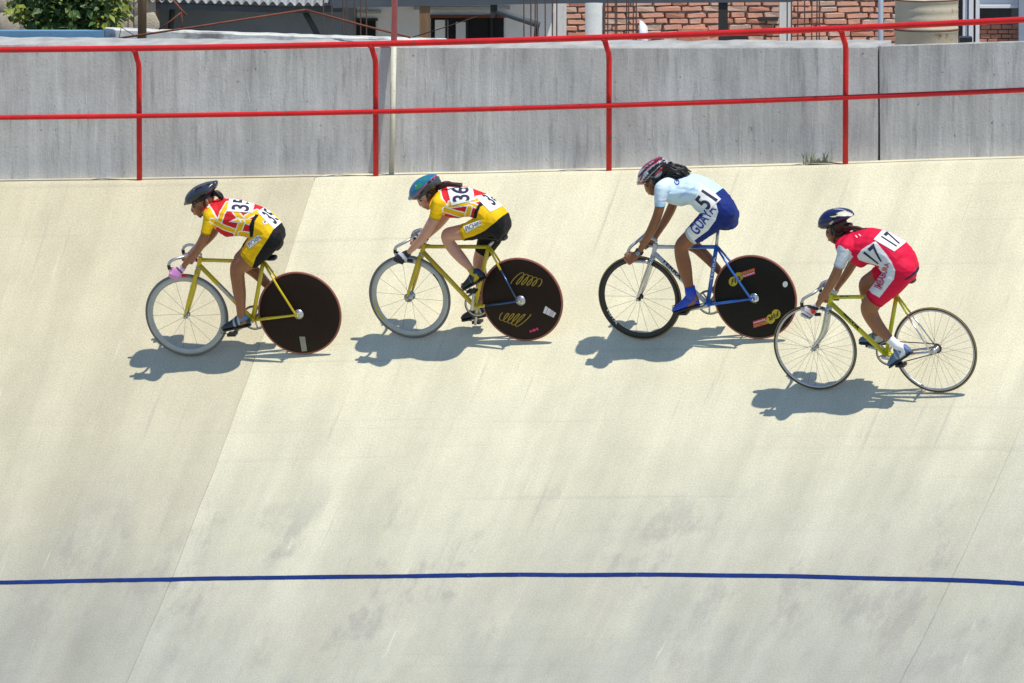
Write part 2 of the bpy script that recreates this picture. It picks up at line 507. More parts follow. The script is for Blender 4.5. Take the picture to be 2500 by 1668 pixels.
# ------------------------------------------------------------------ the outer wall, in two lengths with a crack between them
wall_top_l = curve_of([0, 500, 957, 1490, 2050], [111, 113, 117, 120, 117], 2, -300, 2200)
wall_top_r = curve_of([2120, 2300, 2500], [115, 109, 103], 1)
WQ = -0.26
M['walltop'] = mat('rough_wall_top', (0.44, 0.435, 0.41), 0.95, var=0.25, scale=14, bump=0.8, bscale=30, bdist=0.01, col2=(0.30, 0.30, 0.29), mscale=7, mlo=0.45, mhi=0.62)
s_crack = hit_track(2122, 398)[0]
def wall_pt(s, q):
    p, inn, tn = lip_frame(s)
    return Vector((p.x + inn.x * q, p.y + inn.y * q, p.z)), inn, tn
def build_wall(name, s0, s1, topf, jag0, jag1, label, thick, rise):
    n = max(8, int(abs(s1 - s0) / 0.08)); NH = 14
    g, u = [], []
    for i in range(n + 1):
        s = s0 + (s1 - s0) * i / n
        row, ru = [], []
        base, inn, tn = wall_pt(s, WQ)
        zt = solve_z(base.x, base.y, topf)
        zb = base.z - 0.12
        for j in range(NH + 1):
            t = j / NH
            z = zb + (zt - zb) * t
            off = 0.005 * noise.noise(Vector((s * 4.5, z * 0.5, 0))) + 0.004 * noise.noise(Vector((s * 11, z * 3, 7)))
            sh = 0.0
            if i == 0 and jag0: sh = jag0(t)
            if i == n and jag1: sh = jag1(t)
            row.append(Vector((base.x, base.y, z)) + inn * off + tn * sh); ru.append((s, z))
        rough_t = 0.010 * noise.noise(Vector((s * 6, 3, 0)))
        top = Vector((base.x, base.y, zt))
        row.append(top - inn * 0.012 + Vector((0, 0, 0.010 + rough_t * 0.5))); ru.append((s, zt + 0.02))
        for d in (0.08, 0.2, thick):
            row.append(top - inn * d + Vector((0, 0, 0.012 + rise * d / thick + 0.014 * noise.noise(Vector((s * 5, d * 20, 1)))))); ru.append((s, zt + d))
        row.append(top - inn * (thick + 0.01) + Vector((0, 0, -1.6))); ru.append((s, zt + 1.6))
        g.append(row); u.append(ru)
    o = sheet(name, g, u, M['wall'], None, False)
    o.data.materials.append(M['walltop'])
    bm = bmesh.new(); bm.from_mesh(o.data)              # close both ends and the underside
    bmesh.ops.holes_fill(bm, edges=[e for e in bm.edges if e.is_boundary], sides=0)
    bmesh.ops.recalc_face_normals(bm, faces=bm.faces)
    bm.normal_update()
    for f in bm.faces:
        if f.normal.z > 0.45: f.material_index = 1
    bm.to_mesh(o.data); bm.free()
    tag(o, label, 'wall')
    return o
def jag_l(t): return 0.010 * noise.noise(Vector((t * 5, 1, 0))) - (0.035 * max(0, 1 - abs(t - 0.88) / 0.14)) * 0.6 - 0.004
def jag_r(t): return 0.018 + 0.014 * noise.noise(Vector((t * 7, 9, 0))) + 0.035 * max(0, 1 - abs(t - 0.16) / 0.13)
build_wall('concrete_wall', -14.0, s_crack, wall_top_l, None, jag_l, 'long grey board-marked concrete wall behind the red railing, left of the crack', 0.34, 0.03)
build_wall('concrete_wall', s_crack + 0.006, 14.0, wall_top_r, jag_r, None, 'smooth grey concrete wall length to the right of the crack', 0.30, -0.05)

# ------------------------------------------------------------------ red railing
rail_top_px = curve_of([0, 335, 912, 1481, 2058, 2500], [122, 118, 107, 92, 69, 48], 2)
rail_mid_px = curve_of([0, 335, 912, 1481, 2058, 2500], [287, 283, 274, 259, 236, 221], 2)
post_px = [335, 912, 1481, 2058]
railing = empty('railing', loc=surf(0, 0.03))
bpy.context.view_layer.update()
tag(railing, 'bright red tubular steel railing along the top edge of the track', 'railing')
RO = Vector(railing.location)
QP, QT, QM = -0.03, 0.100, 0.017
def rail_curve(q, fpx, n=180, s0=-11.0, s1=11.0):
    out = []
    for i in range(n + 1):
        s = s0 + (s1 - s0) * i / n
        p, inn, tn = lip_frame(s)
        x, y = p.x + inn.x * q, p.y + inn.y * q
        out.append(Vector((x, y, solve_z(x, y, fpx))))
    return out
MB().tube([p - RO for p in rail_curve(QT, rail_top_px)], 0.0245, 14).build('top_rail', M['red'], railing, True)
MB().tube([p - RO for p in rail_curve(QM, rail_mid_px)], 0.0205, 14).build('middle_rail', M['red'], railing, True)
sp = [s_at_lip(p + 3) for p in post_px]
dsp = (sp[-1] - sp[0]) / 3
for s in [sp[0] - 2*dsp, sp[0] - dsp] + sp + [sp[-1] + dsp, sp[-1] + 2*dsp]:
    p, inn, tn = lip_frame(s)
    b = surf(s, QP)
    x, y = p.x + inn.x * QT, p.y + inn.y * QT
    zt = solve_z(x, y, rail_top_px)
    top = Vector((x, y, zt - 0.012))
    knee = Vector((b.x, b.y, zt - 0.155))
    pts = [b - Vector((0, 0, 0.03)), b + (knee - b) * 0.5, knee - Vector((0, 0, 0.02)), knee + (top - knee) * 0.12 + Vector((0, 0, 0.008)), top]
    MB().tube([q - RO for q in pts], 0.0225, 14).build('post', M['red'], railing, True)
    mdz = solve_z(p.x + inn.x * QM, p.y + inn.y * QM, rail_mid_px)
    MB().ball(top + Vector((0, 0, -.006)) - RO, (.031, .028, .020), 10).build('weld_bead', M['red'], railing, True)
    MB().ball(Vector((b.x, b.y, mdz)) + inn * .026 - RO, (.027, .018, .024), 10).build('weld_bead', M['red'], railing, True)

# ------------------------------------------------------------------ tall thin pole in front of the wall
M['palepaint'] = mat('pale_pole_paint', (0.58, 0.58, 0.47), 0.6, var=0.14, scale=18, bump=0.2, col2=(0.35, 0.30, 0.22), mscale=16, mlo=0.62, mhi=0.7)
M['fadedred'] = mat('faded_red_pole_paint', (0.50, 0.14, 0.15), 0.6, var=0.15, scale=18)
s_pole = s_at_lip(944)
pb, inn, tn = wall_pt(s_pole, WQ + 0.125)
pt, inn, tn = wall_pt(s_pole + 0.0, WQ + 0.05)
pole = empty('pole', loc=pb)
tag(pole, 'slender tall pole against the wall, pale below and faded red above', 'pole')
ztop = solve_z(pb.x, pb.y, lambda u: 106)
def on_pole(z):
    t = (z - pb.z) / (ztop - pb.z)
    return Vector((pb.x + (pt.x - pb.x) * t, pb.y + (pt.y - pb.y) * t, z)) - pb
MB().tube([on_pole(pb.z - 0.05), on_pole(ztop - 0.02)], 0.0225, 14).build('lower_shaft', M['palepaint'], pole, True)
MB().tube([on_pole(ztop - 0.02), on_pole(ztop + 2.2)], 0.0245, 14).build('upper_shaft', M['fadedred'], pole, True)
# ------------------------------------------------------------------ yard, sheds and building site behind the wall
M['brick'] = mat('orange_brick', (0.70, 0.36, 0.25), 0.9, var=0.22, scale=9, bump=0.8, bscale=30, bdist=0.01, col2=(0.60, 0.28, 0.19), mscale=5, mlo=0.5, mhi=0.7)
M['brick2'] = mat('pale_brick', (0.72, 0.48, 0.37), 0.9, var=0.22, scale=9, bump=0.8, bscale=30, bdist=0.01, col2=(0.46, 0.36, 0.28), mscale=7, mlo=0.55, mhi=0.7)
M['brick3'] = mat('dark_brick', (0.56, 0.25, 0.165), 0.9, var=0.25, scale=9, bump=0.8, bscale=30, bdist=0.01)
M['mortar'] = mat('rough_mortar', (0.58, 0.52, 0.44), 0.95, var=0.35, scale=16, bump=1.0, bscale=20, bdist=0.02, col2=(0.22, 0.19, 0.16), mscale=9, mlo=0.56, mhi=0.66)
M['limewall'] = mat('lime_washed_wall', (0.86, 0.86, 0.85), 0.9, var=0.08, scale=3, bump=0.3, bscale=20)
M['slatewall'] = mat('slate_blue_wall', (0.25, 0.30, 0.36), 0.9, var=0.12, scale=3, bump=0.3, bscale=20)
M['bluewall'] = mat('blue_painted_plaster', (0.13, 0.27, 0.40), 0.85, var=0.15, scale=6, bump=0.3, bscale=30)
M['plaster'] = mat('stained_white_plaster', (0.60, 0.60, 0.56), 0.95, var=0.2, scale=8, bump=0.6, bscale=25, col2=(0.22, 0.22, 0.21), mscale=4.5, mlo=0.52, mhi=0.68)
M['wood'] = mat('weathered_brown_wood', (0.20, 0.12, 0.06), 0.85, var=0.35, scale=6, bump=0.5, bscale=30, stretch=(6, 6, 0.6))
M['darkwood'] = mat('tarred_dark_timber', (0.03, 0.028, 0.028), 0.8, var=0.3, scale=8)
M['fascia'] = mat('slate_fascia_beam', (0.07, 0.085, 0.10), 0.7, var=0.2, scale=5)
M['rust'] = mat('rusty_iron', (0.20, 0.065, 0.035), 0.85, 0.2, var=0.35, scale=14)
M['darkrust'] = mat('dark_rebar_iron', (0.055, 0.032, 0.028), 0.8, 0.3, var=0.35, scale=20)
M['colgrey'] = mat('cast_column_concrete', (0.42, 0.43, 0.42), 0.9, var=0.18, scale=7, bump=0.4, bscale=30)
M['colwhite'] = mat('whitened_pillar', (0.70, 0.68, 0.63), 0.9, var=0.15, scale=6, bump=0.5, bscale=25, stretch=(3, 3, 0.5), col2=(0.38, 0.33, 0.28), mscale=5, mlo=0.6, mhi=0.72)
M['pvc'] = mat('white_pipe', (0.74, 0.76, 0.76), 0.4)
M['drum'] = mat('cream_drum_paint', (0.52, 0.46, 0.34), 0.6, 0.1, var=0.18, scale=4, bump=0.3, col2=(0.30, 0.13, 0.05), mscale=4.0, mlo=0.60, mhi=0.70)
M['sheet'] = mat('galvanised_roof_sheet', (0.36, 0.37, 0.37), 0.6, 0.3, var=0.35, scale=5)
M['hole'] = mat('dark_room_interior', (0.012, 0.012, 0.014), 0.9)
M['pane'] = mat('dusty_glass', (0.05, 0.06, 0.07), 0.12, var=0.2, spec=0.8)
M['frame'] = mat('white_window_frame', (0.70, 0.71, 0.74), 0.6, var=0.08)
M['postblue'] = mat('grey_blue_post', (0.26, 0.30, 0.36), 0.6, var=0.1)
M['leaf'] = mat('glossy_leaf', (0.055, 0.105, 0.018), 0.55, var=0.5, scale=3)
M['leaf2'] = mat('young_leaf', (0.22, 0.26, 0.03), 0.55, var=0.4, scale=3)
M['bark'] = mat('bark', (0.12, 0.085, 0.055), 0.9, var=0.3)
M['stone'] = mat('pale_field_stone', (0.46, 0.40, 0.31), 0.95, var=0.22, scale=5, bump=0.6, bscale=20, bdist=0.02)
YARD_Z = -0.6

def px_box(name, x0, y0, x1, y1, Y, depth, m, parent=None, zlo=None, zhi=None, origin=None):
    a, b = at(x0, y1, Y), at(x1, y0, Y)
    lo = (a.x, Y, a.z if zlo is None else zlo); hi = (b.x, Y + depth, b.z if zhi is None else zhi)
    off = Vector(origin) if origin is not None else (Vector(parent.location) if parent is not None else Vector((0, 0, 0)))
    mb = MB().box(Vector(lo) - off, Vector(hi) - off)
    return mb.build(name, m, parent)

# --- stone bank and blue wall at the far left
M['bankcore'] = mat('dry_clay', (0.36, 0.31, 0.24), 0.95, var=0.2)
bank = empty('stone_wall', loc=(at(120, 60, 16).x, 16, YARD_Z))
tag(bank, 'pale dry stone bank behind the leafy bush at far left', 'stone wall')
MB().box((-6.5, 0.06, 0), (1.02, 1.2, 3.6)).build('core', M['bankcore'], bank)
rs = random.Random(3)
def stone_mesh(seed):
    bm = bmesh.new(); bmesh.ops.create_icosphere(bm, subdivisions=2, radius=0.5)
    for v in bm.verts:
        d = 1 + 0.28 * noise.noise(v.co * 2.2 + Vector((seed * 7, 0, 0)))
        v.co = Vector((max(-.42, min(.42, v.co.x * d)) * 1.15, v.co.y * d * .8, max(-.42, min(.42, v.co.z * d)) * 1.12))
    me = bpy.data.meshes.new('stone'); bm.to_mesh(me); bm.free(); me.materials.append(M['stone']); me.shade_smooth(); return me
stones = [stone_mesh(i) for i in range(5)]
z = 1.0
while z < 2.35:
    h = 0.15 + rs.random() * 0.05
    x = -1.5
    while x < 0.95:
        w = 0.16 + rs.random() * 0.16
        o = link('stone', rs.choice(stones), None, bank)
        o.location = (x + w / 2, 0.06, z + h / 2); o.scale = (w * 1.10, 0.07, h * 1.12)
        o.rotation_euler = (0, rs.uniform(-.05, .05), 0)
        x += w
    z += h

LWY = 3.6      # low walls right behind the track wall
bw = px_box('blue_wall', -600, 76, 254, 150, LWY, 0.16, M['bluewall'], zlo=YARD_Z)
tag(bw, 'low wall painted dull blue above the railing at far left', 'wall')
# pale stained parapet whose top slopes down to the right
pa, pb2, pc = at(255, 71, LWY + .05), at(700, 84, LWY + .05), at(1090, 99, LWY + .05)
mbp = MB()
ringsP = []
rp = random.Random(5)
for i in range(41):
    t = i / 40
    x = pa.x + (pc.x - pa.x) * t
    zz = pa.z + (pc.z - pa.z) * t + rp.uniform(-.003, .003)
    ringsP.append([(x, LWY + .05, YARD_Z), (x, LWY + .05, zz - .01), (x, LWY + .07, zz), (x, LWY + .25, zz), (x, LWY + .25, YARD_Z)])
mbp.rings(ringsP)
par = mbp.build('parapet', M['plaster'])
tag(par, 'stained whitish plaster parapet sloping down behind the railing', 'wall')
MB().tube([at(255, 72, LWY + .15) , at(254, 72.5, LWY + .16)], .001, 4)

# --- wooden post at the left
wp = empty('wooden_post', loc=(at(347, 98, 3.4).x, 3.4, at(347, 100, 3.4).z - 0.02))
tag(wp, 'thick brown wooden post standing in mortar, left of the shed', 'post')
MB().tube([(0, 0, -0.02), (0.003, 0, 0.6), (-.004, 0, 1.6)], [.036, .037, .036], 14).build('shaft', M['wood'], wp, True)
MB().lathe((0, 0, 0), [(.001, -.03), (.085, -.03), (.06, .012), (.034, .03), (.001, .03)], 16, 'Z').build('mortar_collar', M['plaster'], wp, True)

# --- leaning iron bars above the parapet
def bar(name, p, q, r, m, label, cat, Y=3.3, Y2=None, group=None, n=8):
    a, b = at(*p, Y), at(*q, Y if Y2 is None else Y2)
    o = MB().tube([Vector((0, 0, 0)), (b - a) * 0.5 + Vector((0, 0, -0.004)), b - a], r, n).build(name, m, None, True)
    o.location = a
    tag(o, label, cat, group)
    return o
bar('iron_bar', (205, 106), (745, 24), .0085, M['rust'], 'long rusty bar slanting up from the parapet to the shed', 'bar')
bar('iron_bar', (745, 24), (1003, 92), .0085, M['rust'], 'long rusty bar slanting down from the shed eave to the red pole', 'bar')
bar('iron_bar', (388, 72), (446, 28), .007, M['rust'], 'short rusty strut rising right beside the wooden post', 'bar')
bar('iron_bar', (424, 2), (455, 38), .009, M['rust'], 'short thick rusty offcut leaning left above the parapet', 'bar')
bar('iron_bar', (446, 72), (443, 30), .005, M['rust'], 'thin upright rusty strut beside the wooden post', 'bar')
bar('wire', (290, 95), (296, 66), .003, M['darkrust'], 'thin bent wire sticking up left of the wooden post', 'wire')
bar('wire', (296, 67), (364, 107), .003, M['darkrust'], 'thin wire drooping across the foot of the wooden post', 'wire')
bar('wire', (1005, 92), (1165, 40), .004, M['darkrust'], 'thin dark wire rising right from the red pole', 'wire')

# --- the shed with corrugated roof
SY = 17.0
shed = empty('shed', loc=(at(700, 60, SY).x, SY, YARD_Z))
tag(shed, 'long low shed with slate blue and whitewashed walls under a corrugated roof', 'shed')
zr = at(700, 20, SY).z
px_box('wall', 362, 10, 872, 300, SY, 0.2, M['slatewall'], shed, zlo=YARD_Z, zhi=at(700, -40, SY).z).name = 'slate_wall'
px_box('white_wall', 868, 14, 1350, 300, SY + .004, 0.2, M['limewall'], shed, zlo=YARD_Z, zhi=at(700, -40, SY).z)
# windows and doorway: frames, near-black boxes standing in for unlit rooms
def window(x0, y0, x1, y1, mullions=(), Y=SY):
    w = px_box('window', x0, y0, x1, y1, Y - .012, .05, M['hole'], shed)
    off = Vector(shed.location)
    mb = MB()
    a, b = at(x0, y1, Y - .03), at(x1, y0, Y - .03)
    t = .02
    mb.box(Vector((a.x - t, Y - .035, b.z - .004)) - off, Vector((b.x + t, Y - .006, b.z + t)) - off)
    for mx in mullions:
        c = at(mx, y0, Y - .03).x
        mb.box(Vector((c - .012, Y - .034, a.z)) - off, Vector((c + .012, Y - .013, b.z - .006)) - off)
    mb.build('window_frame', M['darkwood'], w)
    return w
window(870, 50, 917, 140)
window(1052, 42, 1230, 140, (1090, 1140, 1200))
px_box('white_shutter', 1062, 49, 1094, 140, SY - .03, .02, M['limewall'], shed)
px_box('white_curtain', 1113, 54, 1137, 140, SY - .032, .02, M['frame'], shed)
px_box('lintel', 1050, 37, 1235, 44, SY - .06, .05, M['rust'], shed)
px_box('ledge', 872, 27, 930, 33, SY - .05, .05, M['colgrey'], shed)
px_box('ledge', 1010, 17, 1245, 24, SY - .05, .05, M['colgrey'], shed)
# braces
def off_bar(name, p, q, r, m, Y, parent, n=8):
    o = MB().tube([at(*p, Y) - Vector(parent.location), at(*q, Y) - Vector(parent.location)], r, n).build(name, m, parent, True); return o
off_bar('brace', (423, 8), (416, 74), .028, M['fascia'], SY - .3, shed)
off_bar('brace', (745, 30), (778, 90), .028, M['fascia'], SY - .3, shed)
# eaves: fascia beam following the roof, roof sheet with corrugations
fa, fb, fc = at(355, 14, SY - .9), at(700, 25, SY - .9), at(840, 22, SY - .9)
soff = Vector(shed.location)
mbf = MB()
mbf.rings([[p - soff + Vector((0, dy, dz)) for dy, dz in ((0, -.028), (.09, -.028), (.09, .028), (0, .028))] for p in (fa, fb, fc)])
mbf.build('eave_board', M['fascia'], shed)
mbr = MB()
nx = 260
rowsr = []
xa, xb = at(300, 0, SY - .98).x, at(838, 0, SY - .98).x
for i in range(nx + 1):
    t = i / nx
    x = xa + (xb - xa) * t
    zc = fa.z + .062 + (fb.z - fa.z) * min(t * 1.2, 1) + .018 * math.cos(2 * math.pi * (x / .085))
    rowsr.append([Vector((x, SY - .98, zc)) - soff, Vector((x, SY + 2.5, zc + .75)) - soff])
base = len(mbr.v)
for r in rowsr: mbr.v += [tuple(q) for q in r]
for i in range(nx): mbr.f.append((2*i, 2*i+2, 2*i+3, 2*i+1))
mbr.build('roof_sheet', M['sheet'], shed)

# long dark beam over the porch and the brick wall, on timber posts
beam = empty('porch', loc=(at(1300, 0, 13.0).x, 13.0, YARD_Z))
tag(beam, 'timber porch of dark posts under one long slate beam', 'porch')
boff = Vector(beam.location)
mbb = MB()
pts = [(812, -6, 20), (1350, -9, 9), (1935, -10, 5.5)]
mbb.rings([[Vector((at(x, t, 13.0).x, 13.0 + d, at(x, yy, 13.0).z)) - boff for d, yy in ((0, b), (.14, b), (.14, t), (0, t))] for x, t, b in pts])
mbb.build('beam', M['fascia'], beam)
mbt = MB()
mbt.box(Vector((at(812, 0, 13).x, 13.05, at(1300, -14, 13).z)) - boff, Vector((at(1400, 0, 13).x, 17.4, at(1300, -22, 13).z)) - boff)
mbt.build('porch_roof', M['fascia'], beam)
px_box('post', 1024, -5, 1050, 150, 13.02, .11, M['wood'], beam, zlo=YARD_Z, zhi=at(1300, 10, 13).z)
px_box('post', 1197, -5, 1214, 44, 13.02, .08, M['darkwood'], beam)
px_box('post', 1754, -5, 1777, 150, 13.02, .09, M['darkwood'], beam, zlo=YARD_Z, zhi=at(1754, 4, 13).z)
off_bar('brace', (1213, 27), (1318, 62), .030, M['fascia'], 13.0, beam)
off_bar('brace', (1311, 58), (1306, 140), .022, M['darkwood'], 13.06, beam)

# --- weathered pillar, brick wall
BY = 20.0
BROT = math.radians(22)
def BYF(px): return BY + (px - 1830) / 242.0 * math.tan(BROT)
wallb = empty('brick_wall', loc=(at(1830, 60, BY).x, BY, YARD_Z))
tag(wallb, 'unplastered orange brick wall with rough mortar joints', 'brick wall')
mcore = MB().box((-2.25, .04, 0), (2.35, .24, 3.4)).build('mortar_core', M['mortar'], wallb); mcore.rotation_euler = (0, 0, BROT)
rb = random.Random(11)
def brick_mesh(seed):
    bm = bmesh.new(); bmesh.ops.create_cube(bm, size=1.0)
    bmesh.ops.bevel(bm, geom=bm.edges[:], offset=0.07, segments=1, affect='EDGES')
    r = random.Random(seed)
    for v in bm.verts: v.co += Vector((r.uniform(-.025, .025), r.uniform(-.06, .06), r.uniform(-.07, .07)))
    me = bpy.data.meshes.new('brick'); bm.to_mesh(me); bm.free(); me.materials.append(M[('brick', 'brick', 'brick2', 'brick3')[seed % 4]]); return me
bricks = [brick_mesh(i) for i in range(16)]
course = 14.6
k = 0
y = 118.0
woff = Vector(wallb.location)
while y > -40:
    x = 1378 + (k % 2) * -22 + rb.uniform(-6, 6)
    wob = rb.uniform(-1, 1)
    while x < 2282:
        w = rb.choice((30, 38, 46, 50, 54, 56)) * rb.uniform(.92, 1.05)
        gap = rb.uniform(3.0, 6.0)
        hgt = course * rb.uniform(.68, .82)
        yy = y + wob + 1.2 * math.sin(x / 160.0) + rb.uniform(-.8, .8)
        c = at(x + w / 2, yy - course / 2, BYF(x + w / 2))
        o = link('brick', rb.choice(bricks), None, wallb)
        sc = (DIST + BY) / FPX
        o.location = c - woff + Vector((0, .03, 0))
        o.scale = (w * sc / math.cos(BROT), .10, hgt * sc)
        o.rotation_euler = (0, rb.uniform(-.035, .035), BROT + rb.uniform(-.06, .06))
        x += w + gap
    y -= course; k += 1
for (x0, y0, x1, y1) in ((1850, 42, 1900, 51), (1776, 88, 1826, 97), (1590, 96, 1622, 103)):
    px_box('dark_inset', x0, y0, x1, y1, BYF((x0 + x1) / 2) - .07, .12, M['darkwood'], wallb)  # dark blocks set into the brick courses
px_box('patch_block', 1655, 70, 1728, 104, BYF(1690) - .1, .14, M['brick3'], wallb)

def pillar(name, x0, x1, Y, m, label, y0=-60, d=.2):
    o = px_box(name, x0, y0, x1, 150, Y, d, m, None, zlo=YARD_Z)
    tag(o, label, 'pillar'); return o
pillar('pillar', 1351, 1383, 18.4, M['colwhite'], 'weathered white pillar at the left end of the brick wall', 8)
pillar('pillar', 1903, 1931, 19.4, M['colwhite'], 'white pillar in the middle of the brick wall', 3)
col = empty('column', loc=(at(1450, 80, 11).x, 11, YARD_Z))
tag(col, 'round grey cast concrete column before the brick wall', 'column')
rc = (at(1472, 80, 11).x - at(1429, 80, 11).x) / 2
MB().tube([(0, 0, 0), (0, 0, 1.2), (0, 0, at(1450, 8, 11).z - YARD_Z)], rc, 28).build('shaft', M['colgrey'], col, True)
MB().tube([(rc + .012, -.03, 0), (rc + .012, -.03, at(1450, 8, 11).z - YARD_Z)], .011, 8).build('reinforcing_bar', M['darkrust'], col, True)

# white pipe stub with a slanted cut, standing on the track wall's back edge
pv = empty('pipe_stub', loc=at(1571, 103, 3.0))
tag(pv, 'short white plastic pipe with a slanted open top', 'pipe')
rr = .034
ringsv = []
for zlev in (-.3, .0, .14):
    ringsv.append([(rr*math.cos(2*math.pi*i/20), rr*math.sin(2*math.pi*i/20), zlev if zlev < .1 else .145 + .035*math.cos(2*math.pi*i/20 + 2.6)) for i in range(20)])
MB().rings(ringsv).build('pipe', M['pvc'], pv, True)
MB().tube([(0, 0, -.02), (0, 0, .004)], rr * 1.25, 20).build('collar', M['pvc'], pv, True)

# --- rebar sticking up: each rod its own thing
ORD = ('leftmost', 'second from left', 'third from left', 'fourth from left', 'fifth from left', 'sixth from left', 'rightmost')
def rods(xs, Y, label, group, ylo=115, yhi=-30, r=.006, lean=4, seed=1):
    q = random.Random(seed)
    for x in xs:
        a = at(x, ylo, Y); a.z = YARD_Z
        b = at(x + q.uniform(-lean, lean), yhi, Y)
        o = MB().tube([Vector((0, 0, 0)), (b - a) * .5 + Vector((q.uniform(-.004, .004), 0, 0)), b - a], r, 6).build('rebar', M['darkrust'], None, True)
        o.location = a
        tag(o, ORD[xs.index(x) if sorted(xs) == list(xs) else sorted(xs).index(x)] + ' ' + label, 'rebar', group)
rods([227, 255, 268, 280, 290, 310, 325], 9.0, 'rebar rod standing up through the bush at far left', 'rebar beside the bush', seed=1)
rods([786, 813, 835, 845, 865, 880, 895], 12.0, 'dark rebar rod before the slate blue shed wall', 'rebar before the slate blue wall', seed=2)
rods([1281, 1297, 1306, 1315, 1333, 1345, 1357], 12.0, 'dark rebar rod beside the weathered white pillar', 'rebar beside the white pillar', seed=3)
rods([1486, 1503, 1509, 1527, 1533, 1546, 1556], 12.0, 'dark rebar rod between round column and white pipe', 'rebar beside the round column', seed=4)
rods([1921, 1930, 1946, 1968, 1979, 1992, 2001], 12.0, 'dark rebar rod right of the middle white pillar', 'rebar beside the middle pillar', seed=5)
for x, lab in ((2152, None),):
    a = at(2150, 112, 10.0); a.z = YARD_Z
    o = MB().tube([(0, 0, 0), (0, 0, 3.2)], .024, 14).build('grey_pole', M['postblue'], None, True)
    o.location = a; tag(o, 'slim grey steel pole left of the rusty drums', 'pole')

# --- two stacked drums
DY = 10.0
rd = (at(2342, 80, DY).x - at(2188, 80, DY).x) / 2
xc = at(2265, 80, DY).x
zj = at(2265, 76, DY).z; ztp = at(2265, 4, DY).z
def drum(zb, h, label):
    e = empty('drum', loc=(xc, DY + rd, zb)); tag(e, label, 'drum', None)
    pr = [(.001, .012), (rd - .018, .012), (rd - .012, 0), (rd + .006, 0), (rd + .008, .012), (rd, .022)]
    for c in (.36, .66):
        pr += [(rd, h*c - .02), (rd + .007, h*c), (rd, h*c + .02)]
    pr += [(rd, h - .022), (rd + .008, h - .012), (rd + .006, h), (rd - .012, h), (rd - .018, h - .012), (.001, h - .012)]
    MB().lathe((0, 0, 0), pr, 48, 'Z').build('shell', M['drum'], e, True)
    MB().lathe((0, 0, h), [(rd - .005, -.004), (rd + .010, -.004), (rd + .010, .006), (rd - .005, .006)], 48, 'Z').build('rim', M['rust'], e, True)
hd = ztp - zj
drum(zj, hd, 'cream drum with rust streaks, upper one of the stack')
drum(zj - .86, .855, 'cream drum with rust streaks, lower one of the stack')

# --- window frame at the right edge
wf = empty('window_bay', loc=(at(2420, 60, 15).x, 15, YARD_Z))
tag(wf, 'dark window bay with white frame and brick sill at top right corner', 'window')
px_box('jamb', 2351, -40, 2362, 120, 15, .1, M['frame'], wf, zlo=YARD_Z)
px_box('jamb', 2365, -40, 2377, 120, 14.97, .1, M['frame'], wf, zlo=YARD_Z)
px_box('jamb', 2382, -40, 2392, 120, 15.0, .1, M['frame'], wf, zlo=YARD_Z)
px_box('head_rail', 2392, 13, 2490, 20, 15.0, .08, M['frame'], wf)
px_box('backing', 2340, -60, 2700, 150, 15.35, .1, M['hole'], wf, zlo=YARD_Z)
px_box('pane', 2392, 20, 2488, 60, 15.2, .02, M['pane'], wf)
px_box('corner_post', 2487, -40, 2520, 130, 14.9, .12, M['postblue'], wf, zlo=YARD_Z)
px_box('top_panel', 2392, -60, 2486, 12, 15.1, .05, M['slatewall'], wf)
for r_ in range(5):
    for c_ in range(4):
        x0 = 2394 + c_ * 26 - (r_ % 2) * 9
        o = link('brick', bricks[3 + 4 * (c_ % 3)], None, wf)
        o.location = at(x0 + 12, 66 + r_ * 11, 15.12) - Vector(wf.location)
        o.scale = (24 * .0039, .07, 9 * .0039)
cb = px_box('black_box', 2343, 92, 2374, 108, 9.5, .2, M['black'], zlo=at(2343, 130, 9.5).z)
tag(cb, 'small black box on the ground right of the drums', 'box')

# --- bush at the left
def leaf_cloud(name, centres, n, size, m, parent, seed, flat=.6):
    r = random.Random(seed); v = []; f = []
    for _ in range(n):
        c, rad = r.choice(centres)
        while True:
            d = Vector((r.uniform(-1, 1), r.uniform(-1, 1), r.uniform(-1, 1)))
            if .25 < d.length < 1: break
        p = Vector(c) + Vector((d.x * rad[0], d.y * rad[1], d.z * rad[2]))
        s = size * r.uniform(.6, 1.25)
        a = Vector((r.uniform(-1, 1), r.uniform(-1, .3), r.uniform(-1, .35))).normalized()
        nrm = Vector((r.uniform(-.7, .7), r.uniform(-1, .3), r.uniform(.1, 1))).normalized()
        b = a.cross(nrm).normalized() * s * .28
        a = a * s
        k = len(v); fold = nrm * s * .06
        v += [p, p + a * .35 + b, p + a * .5 - fold, p + a * .35 - b, p + a, ]
        f += [(k, k+1, k+2), (k, k+2, k+3), (k+1, k+4, k+2), (k+2, k+4, k+3)]
    me = bpy.data.meshes.new(name); me.from_pydata([tuple(q) for q in v], [], f)
    return link(name, me, m, parent)
bush = empty('bush', loc=(at(180, 90, 6.0).x, 6.2, YARD_Z))
tag(bush, 'dense dark green leafy bush above the blue wall', 'bush')
def bp(x, y, rx, ry): 
    c = at(x, y, 6.2) - Vector(bush.location); return ((c.x, c.y, c.z), (rx / 290, .4, ry / 290))
leaf_cloud('foliage', [bp(125, 45, 60, 40), bp(180, 20, 70, 50), bp(110, 0, 75, 40), bp(235, 30, 55, 50), bp(100, -40, 90, 40), bp(240, -40, 80, 50), bp(165, 60, 60, 25)], 2000, .10, M['leaf'], bush, 4)
leaf_cloud('yellow_green_leaves', [bp(200, -20, 90, 60), bp(250, 40, 45, 35), bp(50, 10, 35, 45), bp(150, 30, 90, 50), bp(285, 15, 40, 55)], 560, .09, M['leaf2'], bush, 5)  # paler yellow-green leaves mixed in among the dark ones
mbk = MB()
